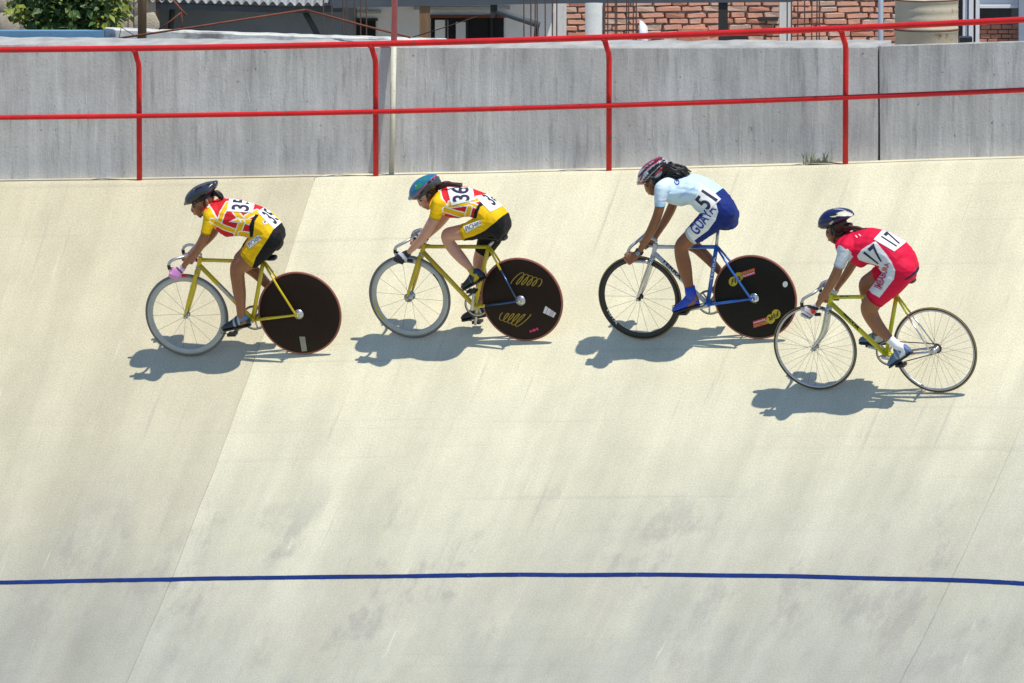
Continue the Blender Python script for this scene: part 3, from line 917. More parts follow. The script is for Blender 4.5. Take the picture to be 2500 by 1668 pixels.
for i in range(9):
    q = random.Random(i)
    x = q.uniform(-.28, .28)
    mbk.tube([(x * .3, 0, 0), (x * .7, q.uniform(-.1, .1), 1.0), (x * 1.1, q.uniform(-.2, .2), 1.9)], [.02, .014, .006], 6)
mbk.build('stem', M['bark'], bush, True)
# ------------------------------------------------------------------ riders and bicycles
PPM = FPX / DIST
RW = 0.341
LEAN = math.radians(12.0)

class Frame:
    def __init__(s, wo, wsc, uo, usc, cf, cr, lean=LEAN):
        s.wo, s.wsc, s.uo, s.usc = wo, wsc, uo, usc
        F = surf(*hit_track(wo[0] + cf[0] / wsc + 10.5, wo[1] + cf[1] / wsc + 4)) + Vector((0, 0, .006))
        R = surf(*hit_track(wo[0] + cr[0] / wsc + 10.5, wo[1] + cr[1] / wsc + 4)) + Vector((0, 0, .006))
        x = (F - R); s.base = x.length; x.normalize()
        z = Vector((0, 0, 1)); y = z.cross(x).normalized(); z = x.cross(y).normalized()
        # lean towards the inside (rider's left)
        z2 = z * math.cos(lean) + y * math.sin(lean)
        y2 = z2.cross(x).normalized()
        m = Matrix((x, y2, z2)).transposed().to_4x4()
        m.translation = R
        s.m = m; s.mi = m.inverted()
        s.eye = s.mi @ CAM
        s.depth = (R - CAM).dot(FWD)
        a = s.local(1250, 834, 0)
        u, v = s.px(Vector((.5, 0, .6)) + Vector((0, .2, 0)))
        q = s.local(u, v, 0) - Vector((.5, 0, .6))
        s.k = q / .2                      # where one unit of lateral offset shows, in the bicycle's plane
    def local(s, px, py, b=0.0):
        d = s.mi.to_3x3() @ ray(px, py)
        return s.eye + d * ((b - s.eye.y) / d.y)
    def W(s, x, y, b=0.0): return s.local(s.wo[0] + x / s.wsc, s.wo[1] + y / s.wsc, b)
    def U(s, x, y, b=0.0): return s.local(s.uo[0] + x / s.usc, s.uo[1] + y / s.usc, b)
    def px(s, p): return project(s.m @ Vector(p))
    def rm(s, r, z): return r / (s.wsc if z == 'W' else s.usc) * s.depth / FPX
    def pt(s, z, x, y, b): return s.W(x, y, b) if z == 'W' else s.U(x, y, b)
    def to_u(s, co):
        """vectorised: local coords (n,3) -> U zoom coords (n,2)"""
        m = np.array(s.m)
        w = co @ m[:3, :3].T + m[:3, 3]
        d = w - np.array(CAM)
        zz = d @ np.array(FWD)
        px = 1250 + FPX * d[:, 0] / zz; py = 834 - FPX * (d @ np.array(UPV)) / zz
        return np.stack([(px - s.uo[0]) * s.usc, (py - s.uo[1]) * s.usc], 1)

class Chain:
    """a tapered limb: dense samples of centre, in-plane half width, lateral half width, in-plane axis"""
    def __init__(s, name, samples, lims=None):
        s.name = name; s.c = [x[0] for x in samples]; s.r = [x[1] for x in samples]; s.w = [x[2] for x in samples]; s.ax = [x[3] for x in samples]
    def mirror(s, name):
        f = lambda v: Vector((v.x, -v.y, v.z))
        return Chain(name, [(f(c), r, w, f(a)) for c, r, w, a in zip(s.c, s.r, s.w, s.ax)])
    def mesh(s, mb, n=18):
        rs = []
        L = len(s.c)
        def ring(c, a, t, r, w):
            lat = t.cross(a).normalized()
            return [c + a * (r * math.cos(2*math.pi*k/n)) + lat * (w * math.sin(2*math.pi*k/n)) for k in range(n)]
        tg = []
        for i in range(L):
            t = s.c[min(i+1, L-1)] - s.c[max(i-1, 0)]
            t.normalize(); tg.append(t)
        for ang in (80, 55, 28):
            q = math.radians(ang)
            rs.append(ring(s.c[0] - tg[0] * (min(s.r[0], s.w[0]) * math.sin(q)), s.ax[0], tg[0], s.r[0]*math.cos(q), s.w[0]*math.cos(q)))
        for i in range(L):
            a = s.ax[i] - tg[i] * s.ax[i].dot(tg[i]) if s.ortho else s.ax[i]
            a = a.normalized()
            rs.append(ring(s.c[i], a, tg[i], s.r[i], s.w[i]))
        for ang in (28, 55, 80):
            q = math.radians(ang)
            rs.append(ring(s.c[-1] + tg[-1] * (min(s.r[-1], s.w[-1]) * math.sin(q)), s.ax[-1], tg[-1], s.r[-1]*math.cos(q), s.w[-1]*math.cos(q)))
        mb.rings(rs, n)
    ortho = True

def limb(fr, name, z, st, sub=6):
    """st: (x, y, half width px, b, lateral half width m or None)"""
    raw = []
    for q in st:
        x, y, r, b = q[:4]
        w = q[4] if len(q) > 4 and q[4] else None
        p = fr.pt(z, x, y, b); rm = fr.rm(r, z)
        raw.append((p.x, p.y, p.z, rm, w if w else rm * .95))
    d = catmull(raw, sub)
    out = []
    for i, q in enumerate(d):
        a, b = d[max(i-1, 0)], d[min(i+1, len(d)-1)]
        t = Vector((b[0]-a[0], 0, b[2]-a[2])).normalized()
        n = Vector((-t.z, 0, t.x))
        r, w = q[3], q[4]
        kn = w * fr.k.dot(n)
        r = math.sqrt(max(r*r - kn*kn, (.6*r)**2))
        out.append((Vector(q[:3]), r, w, n))
    return Chain(name, out)

def trunk(fr, name, z, st, sub=5):
    """st: (A xy, B xy, lateral half width) silhouette pairs on the middle plane"""
    raw = []
    for A, B, w in st:
        a, b = fr.pt(z, *A, 0), fr.pt(z, *B, 0)
        c = (a + b) / 2; h = (a - b)
        r = h.length / 2; n = h.normalized()
        kn = w * fr.k.dot(n)
        r = math.sqrt(max(r*r - kn*kn, (.6*r)**2))
        raw.append((c.x, 0, c.z, r, w, n.x, 0, n.z))
    out = []
    for q in catmull(raw, sub):
        out.append((Vector(q[:3]), q[3], q[4], Vector(q[5:8]).normalized()))
    c = Chain(name, out); c.ortho = False
    return c

def pts_chain(name, pts, rad):
    d = catmull([(p.x, p.y, p.z, r) for p, r in zip(pts, rad)], 4)
    out = []
    for i, q in enumerate(d):
        a, b = d[max(i-1, 0)], d[min(i+1, len(d)-1)]
        t = Vector(b[:3]) - Vector(a[:3])
        n = t.cross(Vector((0.31, .9, .2))).normalized()
        out.append((Vector(q[:3]), q[3], q[3], n))
    return Chain(name, out)

def inpoly(P, poly):
    x, y = P[:, 0], P[:, 1]
    c = np.zeros(len(P), bool); n = len(poly)
    for i in range(n):
        x1, y1 = poly[i]; x2, y2 = poly[(i+1) % n]
        if y1 == y2: continue
        c ^= ((y1 > y) != (y2 > y)) & (x < (x2 - x1) * (y - y1) / (y2 - y1) + x1)
    return c
def near_line(P, pts, w):
    d = np.full(len(P), 1e9)
    for i in range(len(pts) - 1):
        a = np.array(pts[i], float); b = np.array(pts[i+1], float)
        t = np.clip(((P - a) @ (b - a)) / ((b - a) @ (b - a)), 0, 1)
        d = np.minimum(d, np.linalg.norm(P - a - t[:, None] * (b - a), axis=1))
    return d < w / 2
def paint(me, fr, base, ops, jitter=None):
    n = len(me.vertices)
    co = np.empty(n * 3); me.vertices.foreach_get('co', co); co = co.reshape(-1, 3)
    P = fr.to_u(co)
    colr = np.array(base, float).copy() if np.ndim(base) == 2 else np.tile(np.array(base, float), (n, 1))
    for op in ops:
        if op[0] == 'poly': msk = inpoly(P, op[2])
        else: msk = near_line(P, op[3], op[2])
        if op[-1] == 'near': msk &= co[:, 1] > 0
        colr[msk] = op[1]
    while me.color_attributes: me.color_attributes.remove(me.color_attributes[0])
    at_ = me.color_attributes.new('Col', 'FLOAT_COLOR', 'POINT')
    buf = np.ones((n, 4)); buf[:, :3] = colr
    at_.data.foreach_set('color', buf.ravel())
    return P, co

def eval_remesh(mb, voxel, smooth):
    me = bpy.data.meshes.new('tmp'); me.from_pydata(mb.v, [], mb.f)
    bm = bmesh.new(); bm.from_mesh(me); bmesh.ops.recalc_face_normals(bm, faces=bm.faces); bm.to_mesh(me); bm.free()
    o = bpy.data.objects.new('tmp', me); COL.objects.link(o)
    md = o.modifiers.new('r', 'REMESH'); md.mode = 'VOXEL'; md.voxel_size = voxel; md.use_smooth_shade = True
    sm = o.modifiers.new('s', 'SMOOTH'); sm.factor = .5; sm.iterations = smooth
    dg = bpy.context.evaluated_depsgraph_get(); dg.update()
    res = bpy.data.meshes.new_from_object(o.evaluated_get(dg))
    bpy.data.objects.remove(o); bpy.data.meshes.remove(me)
    return res

def classify(me, chains, step=1):
    n = len(me.vertices)
    co = np.empty(n * 3, np.float32); me.vertices.foreach_get('co', co); co = co.reshape(-1, 3)
    best = np.full(n, 1e9, np.float32); cid = np.zeros(n, np.int32); ct = np.zeros(n, np.float32)
    for ci, ch in enumerate(chains):
        L = len(ch.c)
        for i in range(0, L, step):
            d = co - np.array(ch.c[i], np.float32)
            lat = d[:, 1] / ch.w[i]
            rest = np.sqrt(d[:, 0]**2 + d[:, 2]**2) / ch.r[i]
            q = (np.sqrt(lat**2 + rest**2) - 1) * min(ch.r[i], ch.w[i])
            m = q < best
            best[m] = q[m]; cid[m] = ci; ct[m] = i / (L - 1)
    return cid, ct

def cover(name, body, keep_vert, off, m, parent, subdiv=1, rim=.004):
    """a garment: the chosen part of the body surface lifted off the skin, hems turned in"""
    bm = bmesh.new(); bm.from_mesh(body)
    bm.verts.ensure_lookup_table(); bm.normal_update()
    idx = bm.verts.layers.int.new('src')
    bm.verts.ensure_lookup_table()
    nrm = {v.index: v.normal.copy() for v in bm.verts}
    for v in bm.verts: v[idx] = v.index
    bad = [v for v in bm.verts if not keep_vert[v.index]]
    bmesh.ops.delete(bm, geom=bad, context='VERTS')
    if not bm.faces: bm.free(); return None
    for v in bm.verts: v.co += nrm[v[idx]] * off
    for _ in range(6):
        upd = {}
        for v in bm.verts:
            if v.is_boundary:
                nb = [e.other_vert(v).co for e in v.link_edges if e.is_boundary]
                if len(nb) >= 2: upd[v] = v.co * .4 + sum(nb, Vector()) / len(nb) * .6
        for v, c in upd.items(): v.co = c
    for v in bm.verts: pass
    be = [e for e in bm.edges if e.is_boundary]
    ext = bmesh.ops.extrude_edge_only(bm, edges=be)
    for v in [g for g in ext['geom'] if isinstance(g, bmesh.types.BMVert)]:
        v.co -= nrm[v[idx]] * (off + rim) if v[idx] in nrm else Vector()
    if subdiv:
        bmesh.ops.subdivide_edges(bm, edges=bm.edges[:], cuts=subdiv, use_grid_fill=True)
    bmesh.ops.recalc_face_normals(bm, faces=bm.faces)
    me = bpy.data.meshes.new(name); bm.to_mesh(me); bm.free()
    return link(name, me, m, parent, True)

def bvh_of(*objs):
    v = []; f = []
    for o in objs:
        n = len(v)
        v += [tuple(q.co) for q in o.data.vertices]
        f += [[i + n for i in p.vertices] for p in o.data.polygons]
    return BVHTree.FromPolygons(v, f)

def bil(quad, u, v):
    a, b, c, d = [np.array(q, float) for q in quad]      # bottom left, bottom right, top right, top left (as read)
    return (a * (1-u) + b * u) * (1-v) + (d * (1-u) + c * u) * v

def stick(fr, z, bm, quad, bvh, off, name, m, parent):
    """lay a flat print (coords 0..1) on a surface along the view the traced corners come from"""
    dead = []
    for v in bm.verts:
        p = bil(quad, v.co.x, v.co.y)
        o_, sc = (fr.wo, fr.wsc) if z == 'W' else (fr.uo, fr.usc)
        d = (fr.mi.to_3x3() @ ray(o_[0] + p[0] / sc, o_[1] + p[1] / sc)).normalized()
        h = bvh.ray_cast(fr.eye, d)
        if h[0] is None: dead.append(v)
        else:
            nn = h[1] if h[1].dot(d) < 0 else -h[1]
            v.co = h[0] + nn * off * .4 - d * off * .6
    bmesh.ops.delete(bm, geom=dead, context='VERTS')
    if not bm.faces: bm.free(); return None
    me = bpy.data.meshes.new(name); bm.to_mesh(me); bm.free()
    return link(name, me, m, parent, True)
def patch(fr, z, quad, bvh, off, name, m, parent, nu=24, nv=24):
    bm = bmesh.new(); bmesh.ops.create_grid(bm, x_segments=nu, y_segments=nv, size=.5)
    for v in bm.verts: v.co = Vector((v.co.x + .5, v.co.y + .5, 0))
    return stick(fr, z, bm, quad, bvh, off, name, m, parent)
def oval(fr, z, quad, bvh, off, name, m, parent):
    bm = bmesh.new(); bmesh.ops.create_circle(bm, cap_ends=True, segments=28, radius=.5)
    for v in bm.verts: v.co = Vector((v.co.x + .5, v.co.y + .5, 0))
    return stick(fr, z, bm, quad, bvh, off, name, m, parent)
def lettering(fr, z, text, quad, bvh, off, name, m, parent, bold=.012, cuts=10, shear=0.0):
    cu = bpy.data.curves.new('t', 'FONT'); cu.body = text; cu.offset = bold; cu.resolution_u = 4; cu.shear = shear
    o = bpy.data.objects.new('t', cu); COL.objects.link(o)
    dg = bpy.context.evaluated_depsgraph_get(); dg.update()
    me = bpy.data.meshes.new_from_object(o.evaluated_get(dg))
    bpy.data.objects.remove(o); bpy.data.curves.remove(cu)
    bm = bmesh.new(); bm.from_mesh(me); bpy.data.meshes.remove(me)
    xs = [v.co.x for v in bm.verts]; ys = [v.co.y for v in bm.verts]
    x0, x1, y0, y1 = min(xs), max(xs), min(ys), max(ys)
    for v in bm.verts: v.co = Vector(((v.co.x - x0) / (x1 - x0), (v.co.y - y0) / (y1 - y0), 0))
    for k in range(1, cuts):
        for co, no in (((k / cuts, 0, 0), (1, 0, 0)), ((0, k / cuts, 0), (0, 1, 0))):
            bmesh.ops.bisect_plane(bm, geom=bm.verts[:] + bm.edges[:] + bm.faces[:], plane_co=co, plane_no=no, dist=1e-5)
    return stick(fr, z, bm, quad, bvh, off, name, m, parent)

def scribble(fr, z, loops, quad, bvh, off, name, m, parent, wid=.035):
    bm = bmesh.new(); prev = None; n = loops * 26
    pts = []
    for i in range(n + 1):
        th = 2 * math.pi * loops * i / n
        yy = .5 - .42 * math.cos(th) * (1 - .35 * i / n)
        pts.append(Vector((.02 + .80 * i / n - .075 * math.sin(th) + .16 * yy, yy, 0)))
    for i, p in enumerate(pts):
        t = (pts[min(i+1, n)] - pts[max(i-1, 0)]).normalized(); q = Vector((-t.y, t.x * 1.0, 0)) * wid * .5
        a, b = bm.verts.new(p - q), bm.verts.new(p + q)
        if prev: bm.faces.new((prev[0], a, b, prev[1]))
        prev = (a, b)
    return stick(fr, z, bm, quad, bvh, off, name, m, parent)

M['cloth'] = mat('lycra', (1, 1, 1), 0.7, spec=0.2, var=0.07, scale=25, bump=0.55, bscale=13, bdist=0.014, stretch=(1.0, .5, 1.6), attr='Col')
M['skincol'] = mat('skin', (1, 1, 1), 0.42, var=0.12, scale=14, bump=0.35, bscale=14, bdist=0.008, attr='Col')
M['shell'] = mat('helmet_shell', (1, 1, 1), 0.28, attr='Col', coat=0.3)
M['shoe'] = mat('shoe_leather', (1, 1, 1), 0.5, attr='Col')
M['hairdark'] = mat('black_hair', (0.012, 0.009, 0.008), 0.5, var=0.3, scale=40)
M['hairbrown'] = mat('dark_brown_hair', (0.045, 0.02, 0.014), 0.5, var=0.3, scale=40)
M['discblack'] = mat('carbon_disc', (0.010, 0.009, 0.008), 0.5, spec=0.18, var=0.35, scale=60)
M['discbrown'] = mat('brown_black_disc', (0.020, 0.010, 0.007), 0.5, spec=0.18, var=0.35, scale=60)
M['gold'] = mat('gold_script', (0.34, 0.22, 0.02), 0.6)
M['yellowprint'] = mat('yellow_print', (0.55, 0.42, 0.02), 0.6)
M['pink'] = mat('pink_sticker', (0.75, 0.03, 0.22), 0.6)
M['grime'] = mat('pale_tape', (0.30, 0.28, 0.22), 0.7, var=0.2)
M['eyedark'] = mat('eye', (0.01, 0.008, 0.007), 0.25)

def mirror_v(v): return Vector((v.x, -v.y, v.z))

def make_bike(fr, D):
    root = empty('track_bicycle', fr.m)
    tag(root, D['bike_label'], 'bicycle', 'track bicycles in the race')
    W = fr.W
    fh = Vector((fr.base, 0, RW)); rh = Vector((0, 0, RW))
    bb = W(*D['bb']); sc = W(*D['sc']); ht = W(*D['ht']); hb = W(*D['hb'])
    paint1, paint2 = D['paint'], D['paint_rear']
    fk = D['fork_mat']
    def tube(name, pts, r, m, n=12): return MB().tube(pts, r, n).build(name, m, root, True)
    tt0 = ht + (hb - ht) * .22; dt0 = ht + (hb - ht) * .72
    T = {}
    T['head_tube'] = tube('head_tube', [ht + (ht - hb) * .08, ht, hb, hb + (hb - ht) * .06], D.get('r_head', .0185), paint1)
    if 'paint_mid' in D:
        mid = tt0 + (sc - tt0) * D['paint_mid']
        T['top_tube'] = tube('top_tube', [tt0, mid], .0158, paint1)
        tube('top_tube', [mid, sc], .0158, paint2)
    else:
        T['top_tube'] = tube('top_tube', [tt0, sc], .0158, paint1)
    T['down_tube'] = tube('down_tube', [dt0, bb], .0188, paint1)
    T['seat_tube'] = tube('seat_tube', [sc + (sc - bb).normalized() * .012, bb], .0168, paint2)
    tube('bottom_bracket', [bb + Vector((0, -.036, 0)), bb + Vector((0, .036, 0))], .021, paint2, 16)
    dl = rh
    for sgn in (1, -1):
        e = dl + Vector((.012, .066 * sgn, .004))
        s0 = sc + Vector((-.006, .014 * sgn, 0))
        spl = D.get('stay_split')
        if spl:
            k = s0 + (e - s0) * spl + Vector((0, .0, 0))
            tube('seat_stay', [s0, k], .0085, paint2); tube('seat_stay', [k, e], .0065, D['stay_mat'])
        else:
            T['seat_stay%d' % sgn] = tube('seat_stay', [s0, s0 + (e - s0) * .45 + Vector((0, .01 * sgn, 0)), e], .0085, paint2)
        c0 = bb + Vector((-.01, .024 * sgn, 0))
        csp = D.get('chain_split')
        if csp:
            k = c0 + (e - c0) * csp
            tube('chain_stay', [c0, k], .0105, paint2); tube('chain_stay', [k, e], [.0105, .008], D['chainstay_mat'])
        else:
            T['chain_stay%d' % sgn] = tube('chain_stay', [c0, c0 + (e - c0) * .5, e], [.012, .011, .008], paint2)
        MB().box(e + Vector((-.030, -.004, -.014)), e + Vector((.012, .004, .014))).build('dropout', paint2 if not csp else M['chrome'], root)
    # fork
    cr = hb + (hb - ht).normalized() * .022
    mb = MB()
    for sgn in (1, -1):
        p0 = cr + Vector((0, .032 * sgn, -.004))
        e = fh + Vector((.004, .052 * sgn, .008))
        midp = p0 + (e - p0) * .6 + Vector((0, .006 * sgn, 0))
        if D.get('fork_rake'): midp = midp + Vector((-.030, 0, -.006))
        ch = catmull([tuple(p0) + (.0172,), tuple(midp) + (.0145,), tuple(e) + (.0085,)], 6)
        mb.tube([Vector(c[:3]) for c in ch], [c[3] for c in ch], 10)
    mb.tube([cr + Vector((0, -.04, 0)), cr + Vector((0, .04, 0))], .0175, 10)
    mb.build('fork', fk, root, True)
    tube('fork_crown_ring', [cr + (ht - hb).normalized() * .008, cr + (ht - hb).normalized() * .026], .0215, M['alloy'])
    # stem and handlebar
    clamp = W(*D['bar'][0])
    st0 = ht + (ht - hb).normalized() * .03
    tube('stem', [ht, st0, st0 + (clamp - st0) * .25 + Vector((0, 0, .006)), clamp], [.011, .0115, .0125, .013], M['alloy'])
    side = [W(*q) for q in D['bar']]
    near = catmull([tuple(p) for p in side], 6)
    pts = [mirror_v(Vector(p)) for p in reversed(near)][:-1] + [Vector(p) for p in near]
    bar = tube('handlebar', pts, .0118, D.get('bar_mat', M['alloy']), 12)
    for sg in (1, -1):
        f = (lambda v: v) if sg > 0 else mirror_v
        ns = len(near)
        a, b = int(ns * .58), int(ns * .70)
        tube('bar_tape', [f(Vector(p)) for p in near[a:b]], .0138, D.get('tape_mat', M['black']), 12)
        en = Vector(near[-1]); pv = Vector(near[-4])
        tube('bar_plug', [f(en - (en - pv).normalized() * .03), f(en + (en - pv).normalized() * .012)], .0142, D.get('plug_mat', M['black']), 12)
    # seat
    up = (sc - bb).normalized()
    sd = W(*D['saddle'])
    tube('seatpost', [sc, sd - Vector((0, 0, .035))], .0125, M['alloy'])
    mbs = MB(); rs = []
    for t, wd, h in ((0, .006, .010), (.04, .017, .018), (.12, .022, .022), (.17, .036, .024), (.22, .055, .026), (.255, .052, .024), (.268, .03, .014)):
        x = sd.x + .15 - t
        rs.append([Vector((x, wd * math.cos(2*math.pi*k/16), sd.z - .005 + h * math.sin(2*math.pi*k/16) * .8)) for k in range(16)])
    mbs.rings(rs).build('saddle', M['black'], root, True)
    # wheels
    def hub(c, parent, fl):
        mbh = MB(); mbh.lathe(c, [(.001, -.05), (.009, -.05), (.009, -.036), (fl, -.034), (fl, -.029), (.013, -.026), (.013, .026), (fl, .029), (fl, .034), (.009, .036), (.009, .05), (.001, .05)], 24)
        mbh.tube([c + Vector((0, -.064, 0)), c + Vector((0, .064, 0))], .006, 10)
        o = mbh.build('hub', D.get('hub_mat', M['alloy']), parent, True)
        MB().tube([c + Vector((0, .060, 0)), c + Vector((0, .074, 0))], .0105, 6).build('axle_nut', M['chrome'], parent)
        return o
    def tyre(c, parent, m, r=.0105, sidew=None):
        R_ = RW - r
        pr = [(R_ + r * math.cos(2*math.pi*k/12), r * math.sin(2*math.pi*k/12)) for k in range(12)]
        MB().lathe(c, pr, 96).build('tyre', m, parent, True)
        if sidew:
            for sg in (1, -1):
                q = r * 1.02
                pr2 = [(R_ + q * math.cos(a), sg * q * math.sin(a)) for a in (.75, 1.1, 1.45)] + [(R_ + (q - .002) * math.cos(a), sg * (q - .002) * math.sin(a)) for a in (1.45, 1.1, .75)]
                MB().lathe(c, pr2, 96).build('sidewall', sidew, parent, True)
    def spoked(name, c, dp, m, ns, tm, sw, hw, cross=0.0, fl=.02, spm=None, tr=.0105):
        Ro = RW - 2 * tr + .004
        pr = [(Ro, -.009), (Ro, .009), (Ro - dp*.35, .0095), (Ro - dp*.8, .006), (Ro - dp, .002), (Ro - dp, -.002), (Ro - dp*.8, -.006), (Ro - dp*.35, -.0095)]
        rim = MB().lathe(c, pr, 96).build(name, m, root, True)
        tyre(c, rim, tm, tr, sw)
        hub(c, rim, fl)
        sm = None
        for k in range(ns):
            sg = 1 if k % 2 else -1
            a = 2*math.pi*k/ns + D.get('spoke_phase', .1)
            p1 = c + Vector((math.cos(a) * (Ro - dp + .002), 0, math.sin(a) * (Ro - dp + .002)))
            a2 = a + (cross * (1 if (k // 2) % 2 else -1))
            p0 = c + Vector((math.cos(a2) * fl * .85, .031 * sg, math.sin(a2) * fl * .85))
            MB().tube([p0, p1], .00115 if ns < 24 else .00095, 5).build('spoke', spm or M['steel'], rim, True)
        return rim
    fw = spoked('front_wheel', fh, D['rim_depth'], D['rim_mat'], D['nspoke'], D['tyre_f'], D.get('side_f'), 0, D.get('cross', .25), D.get('flange', .02), tr=D.get('tyre_r', .0105))
    T['front_wheel'] = fw
    if D.get('rear_spoked'):
        T['disc'] = None
        spoked('rear_wheel', rh, D['rim_depth'], D['rim_mat'], D['nspoke'], D['tyre_f'], D.get('side_f'), 0, D.get('cross', .25), .026)
    else:
        Rd = RW - .013
        pr = [(.001, -.030), (.03, -.030), (.12, -.024), (.22, -.016), (Rd - .01, -.0105), (Rd, -.006), (Rd, .006), (Rd - .01, .0105), (.22, .016), (.12, .024), (.03, .030), (.001, .030)]
        disc = MB().lathe(rh, pr, 96).build('rear_disc_wheel', D['disc_mat'], root, True)
        tyre(rh, disc, D['tyre_r_mat'], .0095)
        MB().lathe(rh, [(.001, .032), (.040, .032), (.040, .036), (.022, .040), (.012, .052), (.001, .052)], 32).build('hub_cap', D.get('cap_mat', M['alloy']), disc, True)
        MB().tube([rh + Vector((0, -.07, 0)), rh + Vector((0, .078, 0))], .0075, 10).build('axle', M['chrome'], disc, True)
        T['disc'] = disc
    # drivetrain
    cy = -.043
    cc = bb + Vector((0, cy, 0)); RC = .094
    mb = MB(); nt = 48
    pr = [(RC - .011, -.0018), (RC, -.0018), (RC, .0018), (RC - .011, .0018)]
    mb.lathe(cc, pr, nt)
    for k in range(nt):
        a = 2*math.pi*k/nt
        u = Vector((math.cos(a), 0, math.sin(a)))
        mb.tube([cc + u * (RC - .001), cc + u * (RC + .0035)], [.003, .0012], 4)
    ring = mb.build('chainring', M['alloy'], root, False)
    cd = (W(*D['pedal'], .095) - bb); cd.y = 0; cd.normalize()
    a0 = math.atan2(cd.z, cd.x)
    mb = MB()
    for k in range(5):
        a = a0 + 2*math.pi*k/5
        u = Vector((math.cos(a), 0, math.sin(a)))
        mb.tube([cc, cc + u * (RC - .006)], [.010, .006], 8)
    mb.build('spider', M['alloy'], ring, True)
    CL = .165
    pedals = []
    for sg, y0 in ((1, .062), (-1, -.066)):
        d = cd * sg
        p0 = bb + Vector((0, y0, 0)); p1 = p0 + d * CL
        ca = MB().tube([p0 - d * .014, p0, p0 + d * CL * .5, p1, p1 + d * .012], [.013, .016, .0115, .0125, .010], 10).build('crank_arm', M['alloy'], root, True)
        pc = p1 + Vector((0, .05 * sg, 0))
        mb = MB(); mb.box(pc + Vector((-.034, -.042, -.009)), pc + Vector((.034, .042, .009)))
        mb.tube([p1, pc], .006, 8)
        fd = (D['shoe_dir'][0 if sg > 0 else 1])
        # toe clip
        mb.tube([pc + Vector((.03, .0, 0)), pc + Vector((.095, 0, .012)), pc + Vector((.085, 0, .055)), pc + Vector((.03, 0, .075))], .004, 6)
        mb.build('pedal', M['black'], root)
        pedals.append(pc)
    # chain loop round ring and cog
    cr_ = .032; cog = rh + Vector((0, cy, 0))
    MB().lathe(cog, [(.012, -.002), (cr_, -.002), (cr_, .002), (.012, .002)], 24).build('cog', M['steel'], root)
    dx = cog - cc; ang = math.atan2(dx.z, dx.x); L = dx.length
    al = math.acos((RC - cr_) / L)
    loop = []
    for k in range(25):
        a = ang + al + (2*math.pi - 2*al) * k / 24
        loop.append(cc + Vector((math.cos(a), 0, math.sin(a))) * (RC + .003))
    for k in range(13):
        a = ang - al + 2*al * k / 12
        loop.append(cog + Vector((math.cos(a), 0, math.sin(a))) * (cr_ + .003))
    MB().tube(loop, .0042, 5, closed=True).build('chain', M['darkrust'], root)
    return root, T, pedals, near

SHOE = ((0, .022, .020, .028), (.06, .040, .029, .044), (.18, .050, .033, .052), (.34, .050, .034, .052), (.5, .040, .037, .041), (.68, .030, .042, .031), (.86, .023, .040, .025), (.96, .015, .027, .020), (1.0, .007, .013, .017))
def make_shoe(fr, heel, toe, ank, b, D, parent):
    h, t, a = fr.W(*heel, b), fr.W(*toe, b), fr.W(*ank, b)
    d = (t - h); ln = max(d.length, .225); mid = (t + h) / 2
    d.normalize(); h = mid - d * ln / 2
    n = Vector((-d.z, 0, d.x))
    if n.dot(a - mid) < 0: n = -n
    lat = d.cross(n)
    rs = []
    raw = catmull(SHOE, 3)
    for q in raw:
        c = h + d * (ln * q[0]) + n * (q[3] + .004)
        rs.append([c + n * (q[1] * math.sin(2*math.pi*k/20)) + lat * (q[2] * math.cos(2*math.pi*k/20)) for k in range(20)])
    mb = MB(); mb.rings(rs)
    top = h + d * ln * .17 + n * .085
    mb2 = MB()
    c0 = a + (a - top).normalized() * 0.01
    mb.tube([h + d * ln * .2 + n * .06, a * .5 + (h + d * ln * .2 + n * .06) * .5, a], [.046, .044, .041], 16) if D.get('bootie') else None
    sh = mb.build('shoe', M['shoe'], parent, True)
    me = sh.data
    base = D['shoe_col']
    n_ = len(me.vertices); colr = np.tile(np.array(base, float), (n_, 1))
    if not D.get('bootie'):
        for i, v in enumerate(me.vertices):
            q = (v.co - h).dot(d) / ln; e = (v.co - h).dot(n)
            if .30 < q < .37 or .47 < q < .53 or .62 < q < .67: colr[i] = D['shoe_col2']
            elif e > .055 and q < .3: colr[i] = D.get('shoe_col3', base)
    at_ = me.color_attributes.new('Col', 'FLOAT_COLOR', 'POINT')
    buf = np.ones((n_, 4)); buf[:, :3] = colr; at_.data.foreach_set('color', buf.ravel())
    rs = []
    for q in catmull(SHOE, 2):
        c = h + d * (ln * q[0])
        rs.append([c + lat * (q[2] * 1.02 * sx) + n * z_ for sx, z_ in ((-1, -.004), (1, -.004), (1, .009), (-1, .009))])
    MB().rings(rs).build('sole', D.get('sole_mat', M['black']), sh)
    return sh, h + d * ln * .2 + n * .055, d

